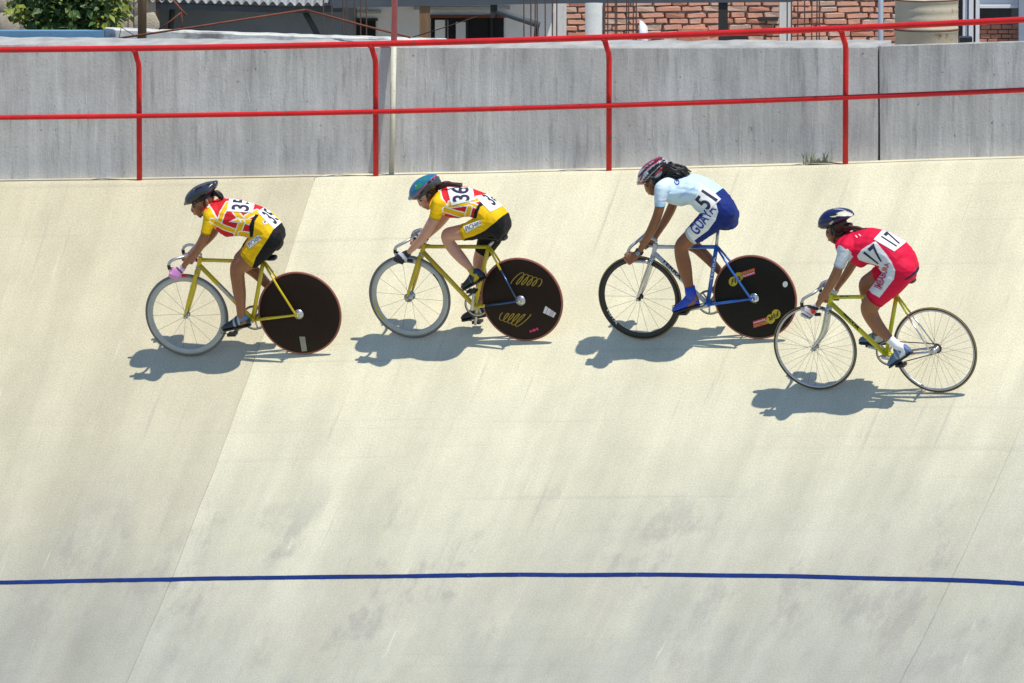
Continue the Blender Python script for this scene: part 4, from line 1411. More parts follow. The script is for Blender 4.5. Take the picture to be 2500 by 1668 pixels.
def make_rider(fr, D, pedals, near):
    U = lambda x, y, b=0: fr.U(x, y, b)
    ch = []
    torso = trunk(fr, 'torso', 'U', D['torso']); ch.append(torso)
    head = []
    cc = D['cran']; R = fr.rm(cc[2], 'U')
    c0 = U(cc[0], cc[1])
    fv = (U(*D['brow'][:2]) - c0); fv.normalize()
    cr = Chain('head', [(c0 - fv * R * .28, R * .92, R * .80, Vector((-fv.z, 0, fv.x))), (c0, R, R * .85, Vector((-fv.z, 0, fv.x))), (c0 + fv * R * .18, R * .93, R * .78, Vector((-fv.z, 0, fv.x)))])
    head.append(cr)
    J = D['jaw']
    head.append(limb(fr, 'head', 'U', [(J[0][0], J[0][1], J[0][2], 0, .066), (J[1][0], J[1][1], J[1][2], 0, .050), (J[2][0], J[2][1], J[2][2], 0, .028)], 4))
    nb, nt_, ne = D['brow'], D['nose'], D['nbase']
    head.append(limb(fr, 'head', 'U', [(nb[0] + 2, nb[1], 15, 0, .013), (nt_[0] + 1, nt_[1], 15, 0, .014), (ne[0] - 4, ne[1] + 2, 16, 0, .019)], 3))
    lp = D['lips']
    head.append(limb(fr, 'head', 'U', [(lp[0] - 2, lp[1], 15, -.018, .013), (lp[0] - 8, lp[1], 17, 0, .013), (lp[0] - 2, lp[1], 15, .018, .013)], 3))
    ex, ey = D['ear']
    er = U(ex, ey, .072)
    ear = pts_chain('head', [er + Vector((.0, .002, -.025)), er + Vector((-.008, .010, 0)), er + Vector((0, .006, .025))], [.009, .013, .010])
    head += [ear, ear.mirror('head')]
    nk = D['neck']
    neck = limb(fr, 'neck', 'U', [(nk[0][0], nk[0][1], nk[0][2], 0, .052), (nk[1][0], nk[1][1], nk[1][2], 0, .075)], 5)
    arm = limb(fr, 'arm', 'U', D['arm'])
    ch += head + [neck, arm, arm.mirror('arm_far')]
    # shoulders: bridge arm root to the trunk
    s0 = arm.c[0]
    tc = torso.c[4]
    ch.append(pts_chain('torso', [s0, s0 * .5 + Vector((tc.x, tc.y, tc.z)) * .5 + Vector((0, 0, .01)), tc], [.052, .075, .09]))
    ch.append(ch[-1].mirror('torso'))
    # hands closed on the drops
    grip = fr.W(*D['grip'], .2)
    N_ = [Vector(p) for p in near]
    gi = min(range(len(N_)), key=lambda i: (N_[i] - grip).length if N_[i].y > .15 else 9)
    grip = N_[gi]
    u = (N_[min(gi+2, len(N_)-1)] - N_[max(gi-2, 0)]).normalized()
    wr = arm.c[-1]
    fdir = grip - wr; fdir -= u * fdir.dot(u); fdir.y = 0; fdir.normalize()
    out = Vector((0, 1, 0)); out = (out - u * out.dot(u)).normalized()
    kn = grip + out * .024 + fdir * .008
    palm_ax = u
    palm = []
    for t, r, w in ((0, .026, .022), (.3, .033, .020), (.65, .041, .018), (1.0, .042, .015)):
        c = wr + (kn - wr) * t
        palm.append((c, r, w, palm_ax))
    pc = Chain('hand', palm)
    hands = [pc]
    for i in range(4):
        o_ = u * ((i - 1.5) * .0205)
        R_ = (.028, .029, .028, .026)[i]; rr = (.0092, .0096, .0092, .0080)[i]
        pts = []
        for a in (0, 40, 85, 130, 175, 215):
            q = math.radians(a)
            pts.append(grip + o_ + out * (R_ * math.cos(q)) + fdir * (R_ * 1.05 * math.sin(q)))
        hands.append(pts_chain('finger', pts, [rr * 1.08, rr * 1.08, rr, rr * .98, rr * .92, rr * .8]))
    th = [wr + (kn - wr) * .45 - out * .012 - u * .02, grip - out * .012 - fdir * .026 - u * .040, grip - out * .030 - fdir * .004 - u * .046, grip - out * .024 + fdir * .020 - u * .044]
    hands.append(pts_chain('finger', th, [.014, .012, .0105, .009]))
    for h in hands: ch.append(h)
    for h in hands: ch.append(h.mirror(h.name + '_far'))
    legn = limb(fr, 'leg', 'W', D['leg_near']); legf = limb(fr, 'leg_far', 'W', D['leg_far'])
    ch += [legn, legf]
    root = None
    # feet inside the shoes
    tmp = []
    mb = MB()
    for c in ch: c.mesh(mb)
    foot_info = []
    for key, b, lg in (('shoe_near', .105, legn), ('shoe_far', -.105, legf)):
        hl, to = D[key]
        h, t = fr.W(*hl, b), fr.W(*to, b)
        an = lg.c[-1]
        f1 = h + (t - h) * .35; up = (an - f1).normalized()
        fc = pts_chain('foot', [an, h + (t - h) * .2 + up * .05, h + (t - h) * .55 + up * .032, h + (t - h) * .85 + up * .024], [.032, .034, .026, .018])
        ch.append(fc); fc.mesh(mb)
    body = eval_remesh(mb, .0056, 3)
    person = link('person', body, M['skincol'], None, True)
    person.matrix_world = fr.m
    tag(person, D['label'], 'person', 'racing cyclists on the banking')
    names = ['torso', 'head', 'neck', 'arm', 'arm_far', 'hand', 'hand_far', 'finger', 'finger_far', 'leg', 'leg_far', 'foot']
    cid, ct = classify(body, ch)
    cname = np.array([names.index(c.name) for c in ch])[cid]
    I = names.index
    skin = D['skin']
    ops = [('poly', [s * .55 for s in skin], D['lip_poly'])] if 'lip_poly' in D else []
    lx, ly = lp
    ops += [('line', [skin[0] * .75, skin[1] * .45, skin[2] * .5], 9, [(lx - 12, ly - 3), (lx + 22, ly + 3)])]
    ops += [('line', [.015, .01, .008], 10, D['eyebrow'])]
    hair = D['hair_col']
    ops += [('poly', hair, p) for p in D['hair_poly']]
    base = np.tile(np.array(skin, float), (len(body.vertices), 1))
    paint(body, fr, base, ops)
    # skinsuit
    suit = np.isin(cname, [I('torso')]) | (np.isin(cname, [I('arm'), I('arm_far')]) & (ct < D['sleeve_t'])) \
        | ((cname == I('leg')) & (ct < D['hem_t'])) | ((cname == I('leg_far')) & (ct < D['hem_t_far'])) | ((cname == I('neck')) & (ct > .8))
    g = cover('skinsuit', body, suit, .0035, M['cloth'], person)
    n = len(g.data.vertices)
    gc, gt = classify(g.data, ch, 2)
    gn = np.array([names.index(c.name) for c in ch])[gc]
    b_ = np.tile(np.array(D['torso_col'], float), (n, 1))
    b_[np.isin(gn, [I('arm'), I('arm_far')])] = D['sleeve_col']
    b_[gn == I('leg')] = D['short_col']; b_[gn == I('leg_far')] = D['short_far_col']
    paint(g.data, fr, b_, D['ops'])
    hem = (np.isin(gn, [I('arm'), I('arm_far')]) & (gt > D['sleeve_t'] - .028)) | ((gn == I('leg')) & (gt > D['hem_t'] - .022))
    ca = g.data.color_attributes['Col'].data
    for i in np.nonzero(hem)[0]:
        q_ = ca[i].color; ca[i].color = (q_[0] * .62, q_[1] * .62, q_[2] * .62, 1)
    # stretch folds of the cloth
    nr_ = [v.normal.copy() for v in g.data.vertices]
    for i, v in enumerate(g.data.vertices):
        c_ = v.co.copy()
        f_ = noise.noise(Vector((c_.x * 26 + c_.z * 15, c_.y * 9, c_.z * 7 - c_.x * 4)))
        f2 = noise.noise(Vector((c_.x * 7 - c_.z * 34, c_.y * 12, c_.z * 10 + 5)))
        lo = .0 if gn[i] == I('torso') else 1.0
        v.co = c_ + nr_[i] * (.0042 * max(f_, -.2) + .0030 * max(f2, -.2) + .0012)
    bv = bvh_of(g)
    bvb = bvh_of(person)
    # gloves, socks, watch
    if D.get('glove'):
        for far in ('', '_far'):
            k = (cname == I('hand' + far)) | ((cname == I('finger' + far)) & (ct < .5)) | ((cname == I('arm' + far)) & (ct > .965))
            gl = cover('glove', body, k, .0025, M['cloth'], person, 0)
            if gl: paint(gl.data, fr, np.tile(np.array(D['glove'], float), (len(gl.data.vertices), 1)), D.get('glove_ops', []))
    if D.get('sock_t'):
        for lg, key in (('leg', 0), ('leg_far', 1)):
            k = ((cname == I(lg)) & (ct > D['sock_t'][key])) | ((cname == I('foot')))
            y = np.array([v.co.y for v in body.vertices])
            k &= (y > 0) if key == 0 else (y < 0)
            s_ = cover('sock', body, k, .0025, M['cloth'], person, 0)
            if s_: paint(s_.data, fr, np.tile(np.array(D['sock'], float), (len(s_.data.vertices), 1)), D.get('sock_ops', []))
    if D.get('watch'):
        c = arm.c[-2]; t = (arm.c[-1] - arm.c[-3]).normalized()
        MB().tube([c - t * .011, c + t * .011], .0335, 20).build('watch_strap', M['black'], person, True)
        ww = MB().tube([c + Vector((0, .030, 0)), c + Vector((0, .041, 0))], .017, 18).build('watch', M['alloy'], person, True)
        MB().tube([c + Vector((0, .0405, 0)), c + Vector((0, .043, 0))], .0135, 18).build('dial', M['postblue'], ww, True)
    make_shoe(fr, *D['shoe_near'], D['ank_near'], .105, D, person)
    make_shoe(fr, *D['shoe_far'], D['ank_far'], -.105, D, person)
    # eyes
    for sg in (1, -1):
        e = U(*D['eye'], .0) + Vector((0, .034 * sg, 0))
        off = U(*D['eye'], .034) - U(*D['eye'], 0)
        e = U(*D['eye'], .034) if sg > 0 else mirror_v(U(*D['eye'], .034))
        if sg > 0:
            zx = (fr.uo[0] + (D['eye'][0] + 12) / fr.usc, fr.uo[1] + (D['eye'][1] + 4) / fr.usc)
            hh_ = bvb.ray_cast(fr.eye, (fr.mi.to_3x3() @ ray(*zx)).normalized())
            eye_p = hh_[0] if hh_[0] is not None else e
        e = eye_p if sg > 0 else mirror_v(eye_p)
        MB().ball(e, (.011, .007, .006), 10).build('eye', M['eyedark'], person, True)
    # helmet
    hc = trunk(fr, 'helmet', 'U', D['helmet'], 7)
    mb = MB(); hc.mesh(mb, 40)
    hm = mb.build('helmet', M['shell'], person, True)
    bm = bmesh.new(); bm.from_mesh(hm.data)
    bmesh.ops.subdivide_edges(bm, edges=bm.edges[:], cuts=1, use_grid_fill=True)
    bmesh.ops.smooth_vert(bm, verts=bm.verts, factor=.5, use_axis_x=True, use_axis_y=True, use_axis_z=True)
    bm.to_mesh(hm.data); bm.free()
    P, co = paint(hm.data, fr, D['helmet_col'], D['helmet_ops'])
    hm.data.shade_smooth()
    cen = np.mean(co, 0)
    colat = hm.data.color_attributes['Col'].data
    for poly in D['vents']:
        ms = inpoly(P, poly) if len(poly) > 2 else None
        msk = ms
        # both sides of the shell carry the same openings
        mir = co.copy(); mir[:, 1] *= -1
        msk = (ms & (co[:, 1] > .012)) | (inpoly(fr.to_u(mir), poly) & (co[:, 1] < -.012))
        for i in np.nonzero(msk)[0]:
            v = hm.data.vertices[i]
            v.co = v.co + (Vector(cen) - v.co).normalized() * .014
            colat[i].color = (.006, .006, .007, 1)
    # strap
    ex3 = U(ex, ey, .074)
    sps = [U(*q, bb_) for q, bb_ in zip(D['strap'], (.078, .078, .062, .02))]
    for sg in (1, -1):
        f = (lambda v: v) if sg > 0 else mirror_v
        MB().tube([f(q) for q in sps], .0045, 6).build('chin_strap', M['black'], person, True)
    # hair
    mb = MB(); r = random.Random(len(D['label']))
    for (path, rad, nst, spread, kink) in D['hair']:
        for k in range(nst):
            o_ = Vector((r.uniform(-1, 1), r.uniform(-1, 1), r.uniform(-1, 1))) * spread
            pts = []
            for i, q in enumerate(path):
                pts.append(U(*q) + o_ + Vector((r.uniform(-1, 1), r.uniform(-1, 1), r.uniform(-1, 1))) * kink)
            pp = [Vector(x) for x in catmull([tuple(p) for p in pts], 5)]
            m_ = len(pp)
            mb.tube(pp, [rad * (.55 + .45 * math.sin(math.pi * min(1, .25 + .75 * i / (m_ - 1)))) for i in range(m_)], 7)
    mb.build('hair', M[D['hair_mat']], person, True)
    # numbers and lettering
    for q in D['bibs']:
        o = patch(fr, 'U', q['quad'], bv, .004, 'number_bib', M['white'], person)
        if not o: continue
        if q.get('text'):
            lettering(fr, 'U', q['text'], q['tquad'], bvh_of(o), .0025, 'number', q.get('mat', M['ink']), o, .022)
    for q in D['texts']:
        if q.get('box'):
            o = patch(fr, 'U', q['box'], bv, .003, 'label_patch', M['white'], person)
            if o: lettering(fr, 'U', q['text'], q['quad'], bvh_of(o), .0022, 'lettering', q['mat'], o, .0)
        else:
            lettering(fr, 'U', q['text'], q['quad'], bv, .003, 'lettering', q['mat'], person, .02)
    return person
# ------------------------------------------------------------------ the four riders, front to back
YEL = (0.84, 0.50, 0.004); RED = (0.62, 0.018, 0.025); WHT = (0.84, 0.84, 0.82); BLK = (0.010, 0.010, 0.013); MAG = (0.68, 0.008, 0.052)
NAVY = (0.010, 0.026, 0.175)
M['yellow'] = mat('yellow_frame_enamel', (0.68, 0.52, 0.010), 0.3, var=0.06, coat=0.4)
M['lemon'] = mat('lemon_frame_enamel', (0.62, 0.60, 0.010), 0.3, var=0.06, coat=0.4)
M['mustard'] = mat('mustard_frame_enamel', (0.56, 0.42, 0.012), 0.32, var=0.1, coat=0.3)
M['frameblue'] = mat('blue_frame_enamel', (0.018, 0.12, 0.50), 0.28, var=0.06, coat=0.4)
M['framewhite'] = mat('white_frame_enamel', (0.62, 0.64, 0.66), 0.3, var=0.05, coat=0.4)
M['darkblue'] = mat('dark_blue_chrome', (0.05, 0.10, 0.22), 0.3, 0.7)
M['rimsilver'] = mat('silver_aero_rim', (0.43, 0.45, 0.47), 0.4, 0.55, var=0.1)
M['rimblack'] = mat('black_carbon_rim', (0.022, 0.021, 0.022), 0.35, var=0.25, scale=30)
M['redplug'] = mat('red_bar_plug', (0.55, 0.03, 0.03), 0.5)

def band(pts, w=84, core=YEL, edge=WHT):
    return [('line', edge, w, pts, 'near'), ('line', core, w - 26, pts, 'near')]

R1 = dict(
    label='leading cyclist in red, yellow and black skinsuit numbered 35, black helmet, pink glove',
    bike_label='yellow track bicycle with plain dark rear disc wheel, first of the four',
    zw=((330, 420), 3.015), zu=((400, 430), 5.806), cf=(383, 1350), cr=(1213, 1336),
    bb=(865, 1085), sc=(942, 662), ht=(480, 632), hb=(466, 702), saddle=(935, 628),
    bar=[(405, 590, 0), (372, 618, .12), (345, 628, .16), (290, 642, .19), (255, 665, .2), (248, 695, .2), (265, 735, .2), (310, 758, .2), (372, 764, .2)],
    pedal=(721, 1188), paint=M['yellow'], paint_rear=M['yellow'], fork_mat=M['yellow'], plug_mat=M['redplug'],
    rim_depth=.046, rim_mat=M['rimsilver'], nspoke=14, tyre_f=M['greytyre'], disc_mat=M['discbrown'], tyre_r_mat=M['redtyre'], spoke_phase=.0, cross=0.0,
    shoe_dir=(0, 0), grip=(298, 745),
    torso=[((715, 335), (670, 640), .165), ((860, 318), (775, 770), .165), ((1040, 325), (895, 855), .155), ((1240, 382), (1055, 850), .145), ((1400, 440), (1200, 872), .145), ((1560, 535), (1300, 900), .165), ((1672, 670), (1400, 1000), .168), ((1722, 815), (1500, 1060), .14), ((1690, 905), (1560, 1030), .09)],
    cran=(545, 312, 160), jaw=((490, 425, 105), (500, 510, 70), (515, 570, 26)), brow=(406, 412), nose=(396, 490), nbase=(428, 508), lips=(448, 535), ear=(608, 375), neck=((625, 440, 92), (725, 480, 112)),
    eye=(415, 432), eyebrow=[(400, 412), (450, 405)],
    hair_col=(.012, .009, .008), hair_poly=[[(380, 300), (400, 408), (480, 385), (560, 350), (585, 330), (640, 300), (720, 320), (720, 200), (400, 200)]],
    arm=[(655, 580, 92, .165, .062), (625, 690, 76, .185, .056), (592, 800, 64, .2, .05), (555, 900, 66, .21, .046), (490, 1020, 66, .212, .044), (420, 1110, 60, .21, .042), (340, 1200, 48, .205, .036), (268, 1295, 34, .2, .027)],
    leg_near=[(985, 470, 108, .085, .09), (925, 545, 98, .095, .085), (845, 630, 84, .1, .078), (768, 690, 66, .1, .062), (752, 745, 57, .1, .056), (758, 810, 54, .1, .055), (768, 890, 51, .102, .05), (776, 970, 40, .104, .040), (780, 1040, 34, .105, .034), (785, 1085, 32, .105, .032)],
    leg_far=[(985, 470, 105, -.085, .09), (900, 545, 92, -.095, .085), (830, 610, 75, -.1, .072), (775, 660, 58, -.1, .058), (830, 700, 50, -.1, .052), (895, 748, 48, -.1, .05), (960, 815, 40, -.1, .042), (1015, 865, 32, -.1, .034), (1060, 905, 28, -.1, .03)],
    shoe_near=((852, 1128), (645, 1166)), shoe_far=((1130, 930), (1000, 975)), ank_near=(785, 1075), ank_far=(1060, 905),
    shoe_col=(.015, .03, .05), shoe_col2=(.45, .5, .55), shoe_col3=(.12, .25, .38), skin=(.30, .115, .052),
    sleeve_t=.30, hem_t=.235, hem_t_far=.20, torso_col=RED, sleeve_col=YEL, short_col=YEL, short_far_col=BLK,
    glove=(.72, .30, .60), glove_ops=[('line', (.03, .03, .06), 22, [(160, 1275), (250, 1370)]), ('line', (.7, .7, .72), 22, [(190, 1265), (280, 1350)])],
    helmet=[((300, 345), (325, 410), .045), ((325, 255), (410, 385), .085), ((425, 155), (520, 330), .102), ((555, 95), (620, 270), .104), ((655, 70), (690, 250), .088), ((712, 64), (716, 205), .05)],
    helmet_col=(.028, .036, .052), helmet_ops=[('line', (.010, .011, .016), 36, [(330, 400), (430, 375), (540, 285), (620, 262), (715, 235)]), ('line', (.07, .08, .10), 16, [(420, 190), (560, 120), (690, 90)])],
    vents=[[(410, 225), (440, 175), (540, 140), (545, 160), (470, 195), (430, 235)], [(605, 110), (660, 95), (662, 118), (615, 135)]],
    strap=((590, 300), (560, 400), (600, 465), (520, 590)),
    hair=[([(700, 240), (745, 250), (790, 285), (815, 310)], .012, 16, .014, .006)], hair_mat='hairdark',
    bibs=[dict(quad=((1255, 520), (1292, 375), (930, 312), (885, 500)), text='35', tquad=((1205, 500), (1235, 310), (985, 300), (955, 470))),
          dict(quad=((1562, 750), (1668, 655), (1440, 435), (1320, 505)), text='35', tquad=((1590, 690), (1650, 590), (1420, 450), (1385, 520)))],
    texts=[dict(text='PICHIN', box=((1213, 1030), (1392, 890), (1345, 832), (1168, 952)), quad=((1222, 1010), (1385, 888), (1345, 842), (1185, 958)), mat=M['ink']),
           dict(text='P.', box=((1425, 690), (1520, 660), (1480, 620), (1390, 640)), quad=((1435, 672), (1480, 660), (1455, 630), (1412, 640)), mat=M['ink'])],
    ops=[('poly', WHT, [(640, 395), (705, 500), (770, 610), (760, 680), (725, 640), (660, 505), (600, 420)], 'near'),
         ('poly', YEL, [(655, 440), (690, 520), (745, 610), (770, 690), (690, 830), (500, 830), (500, 540), (600, 470)], 'near')]
        + band([(905, 400), (830, 520), (790, 640)]) + band([(680, 630), (870, 735), (1060, 800)], 80) + band([(985, 470), (1100, 610), (1265, 672)], 92)
        + band([(1105, 655), (1035, 850)], 100) + [('poly', WHT, [(915, 648), (1068, 580), (1115, 670)], 'near'), ('poly', YEL, [(970, 643), (1056, 604), (1085, 655)], 'near')] + band([(1170, 580), (1320, 505)], 80) + band([(1085, 815), (1240, 835)], 84)
        + [('poly', YEL, [(1290, 560), (1330, 500), (1500, 480), (1700, 650), (1520, 860), (1330, 1190), (1130, 1000), (1200, 870), (1255, 800)]),
           ('poly', BLK, [(1300, 540), (1348, 552), (1290, 640), (1278, 760), (1262, 860), (1222, 872), (1212, 700), (1245, 620)]),
           ('poly', BLK, [(1668, 655), (1545, 765), (1475, 890), (1395, 1010), (1305, 1150), (1250, 1300), (1550, 1300), (1900, 900), (1800, 640)])],
)
R2 = dict(
    label='second cyclist in red, yellow and black skinsuit numbered 36, blue-green helmet',
    bike_label='mustard yellow track bicycle with gold script on its dark rear disc, second in line',
    zw=((860, 400), 3.136), zu=((940, 410), 5.058), cf=(436, 1328), cr=(1294, 1350),
    bb=(938, 1092), sc=(1042, 636), ht=(555, 618), hb=(530, 690), saddle=(1075, 560),
    bar=[(482, 540, 0), (445, 575, .12), (415, 595, .16), (365, 620, .19), (335, 640, .2), (328, 665, .2), (337, 700, .2), (375, 730, .2), (452, 744, .2)],
    pedal=(925, 950), paint=M['mustard'], paint_rear=M['yellow'], fork_mat=M['mustard'],
    rim_depth=.046, rim_mat=M['rimsilver'], nspoke=14, tyre_f=M['greytyre'], disc_mat=M['discbrown'], tyre_r_mat=M['redtyre'], spoke_phase=.1, cross=0.0, flange=.036,
    stay_split=.42, stay_mat=M['darkblue'], chain_split=.24, chainstay_mat=M['darkblue'], tape_mat=M['black'],
    shoe_dir=(0, 0), grip=(372, 718),
    torso=[((680, 285), (655, 540), .165), ((800, 242), (770, 595), .165), ((960, 226), (900, 624), .155), ((1115, 268), (1005, 612), .145), ((1270, 332), (1100, 622), .145), ((1420, 440), (1180, 690), .165), ((1528, 575), (1260, 790), .168), ((1556, 700), (1370, 880), .14), ((1500, 810), (1420, 890), .09)],
    cran=(515, 292, 138), jaw=((490, 388, 92), (505, 455, 60), (540, 505, 23)), brow=(402, 385), nose=(432, 456), nbase=(462, 466), lips=(488, 484), ear=(545, 350), neck=((590, 390, 80), (685, 425, 100)),
    eye=(430, 402), eyebrow=[(412, 385), (455, 372)],
    hair_col=(.05, .022, .015), hair_poly=[[(380, 300), (385, 375), (430, 372), (500, 330), (520, 420), (580, 450), (620, 380), (660, 300), (660, 200), (400, 200)]],
    arm=[(660, 440, 88, .165, .062), (640, 530, 78, .185, .056), (612, 615, 68, .2, .05), (570, 690, 66, .21, .047), (510, 795, 63, .213, .044), (430, 900, 54, .21, .040), (350, 985, 42, .205, .034), (285, 1050, 32, .2, .026)],
    leg_near=[(1085, 440, 105, .085, .09), (990, 482, 88, .095, .085), (895, 515, 70, .1, .072), (800, 530, 60, .1, .06), (733, 545, 53, .1, .055), (738, 598, 52, .1, .053), (785, 665, 52, .1, .052), (845, 735, 45, .102, .046), (900, 797, 31, .104, .032), (935, 850, 28, .105, .03)],
    leg_far=[(1110, 445, 102, -.085, .09), (1065, 545, 88, -.095, .085), (1010, 660, 68, -.1, .068), (975, 755, 55, -.1, .056), (985, 850, 50, -.1, .05), (985, 950, 42, -.1, .042), (975, 1060, 30, -.1, .032), (960, 1125, 28, -.1, .03)],
    shoe_near=((1012, 880), (862, 962)), shoe_far=((1010, 1165), (868, 1195)), ank_near=(935, 842), ank_far=(960, 1120),
    shoe_col=(.010, .013, .02), shoe_col2=(.06, .09, .13), shoe_col3=(.012, .03, .12), skin=(.60, .30, .205),
    sock=(.48, .36, .03), sock_t=(.90, .93), sock_ops=[('line', (.30, .05, .05), 16, [(990, 1250), (1120, 1200)])],
    sleeve_t=.29, hem_t=.275, hem_t_far=.30, torso_col=RED, sleeve_col=YEL, short_col=YEL, short_far_col=BLK,
    glove=(.03, .03, .045), glove_ops=[('line', (.62, .6, .66), 55, [(185, 1060), (250, 1130)]), ('line', (.03, .03, .05), 14, [(170, 1075), (235, 1150)])],
    helmet=[((304, 330), (335, 392), .045), ((320, 235), (420, 385), .085), ((385, 150), (520, 345), .100), ((500, 92), (610, 300), .100), ((600, 84), (655, 245), .082), ((645, 130), (662, 215), .045)],
    helmet_col=(.012, .17, .33), helmet_ops=[('poly', (.05, .052, .06), [(345, 400), (450, 290), (540, 175), (640, 95), (720, 90), (720, 300), (500, 420)]), ('line', (.55, .03, .12), 16, [(345, 385), (440, 270), (530, 180), (632, 92)]),
        ('poly', (.02, .28, .12), [(370, 240), (400, 190), (450, 180), (470, 210), (430, 260), (385, 290)]), ('poly', (.02, .24, .20), [(420, 150), (500, 110), (540, 120), (500, 160), (450, 170)]), ('poly', (.40, .42, .08), [(372, 210), (388, 200), (392, 232), (375, 236)]),
        ('line', (.010, .011, .014), 36, [(350, 400), (440, 380), (520, 320), (600, 270), (660, 225)])],
    vents=[[(515, 185), (560, 150), (608, 120), (612, 140), (570, 170), (525, 195)], [(430, 320), (470, 270), (490, 275), (450, 330)]],
    strap=((560, 290), (530, 370), (575, 430), (560, 510)),
    hair=[([(650, 245), (700, 220), (760, 200), (830, 205), (930, 215)], .011, 18, .013, .006), ([(690, 235), (730, 190), (760, 190)], .013, 5, .01, .004)], hair_mat='hairbrown',
    bibs=[dict(quad=((1110, 395), (1080, 240), (765, 240), (820, 465)), text='36', tquad=((1050, 400), (1030, 225), (815, 235), (835, 425))),
          dict(quad=((1300, 545), (1450, 470), (1290, 318), (1110, 350)), text='36', tquad=((1345, 470), (1440, 400), (1290, 310), (1185, 330)))],
    texts=[dict(text='PICHIN', box=((1005, 802), (1190, 700), (1178, 642), (965, 722)), quad=((1010, 788), (1185, 694), (1172, 652), (985, 726)), mat=M['ink']),
           dict(text='P', quad=((1300, 535), (1325, 522), (1310, 490), (1283, 500)), mat=M['ink'])],
    ops=[('poly', WHT, [(690, 275), (715, 390), (770, 450), (770, 520), (720, 430), (680, 390), (670, 300)], 'near'),
         ('poly', YEL, [(640, 290), (685, 290), (690, 385), (745, 430), (770, 520), (700, 640), (480, 640), (560, 420)], 'near')]
        + band([(740, 515), (860, 555), (1010, 592)], 78) + band([(800, 430), (800, 470), (1060, 440), (1180, 500)], 60) + band([(1045, 490), (1010, 620)], 76) + band([(1070, 410), (1200, 380)], 60)
        + [('poly', YEL, [(1185, 470), (1230, 425), (1300, 380), (1460, 420), (1620, 560), (1300, 760), (980, 880), (890, 700), (1090, 630), (1140, 560)]),
           ('poly', BLK, [(1185, 420), (1252, 432), (1175, 485), (1145, 560), (1128, 628), (1092, 612), (1108, 530), (1148, 460)]),
           ('poly', BLK, [(1515, 552), (1440, 600), (1350, 680), (1240, 770), (1090, 845), (990, 870), (960, 920), (1300, 1100), (1750, 800), (1650, 540)])],
)
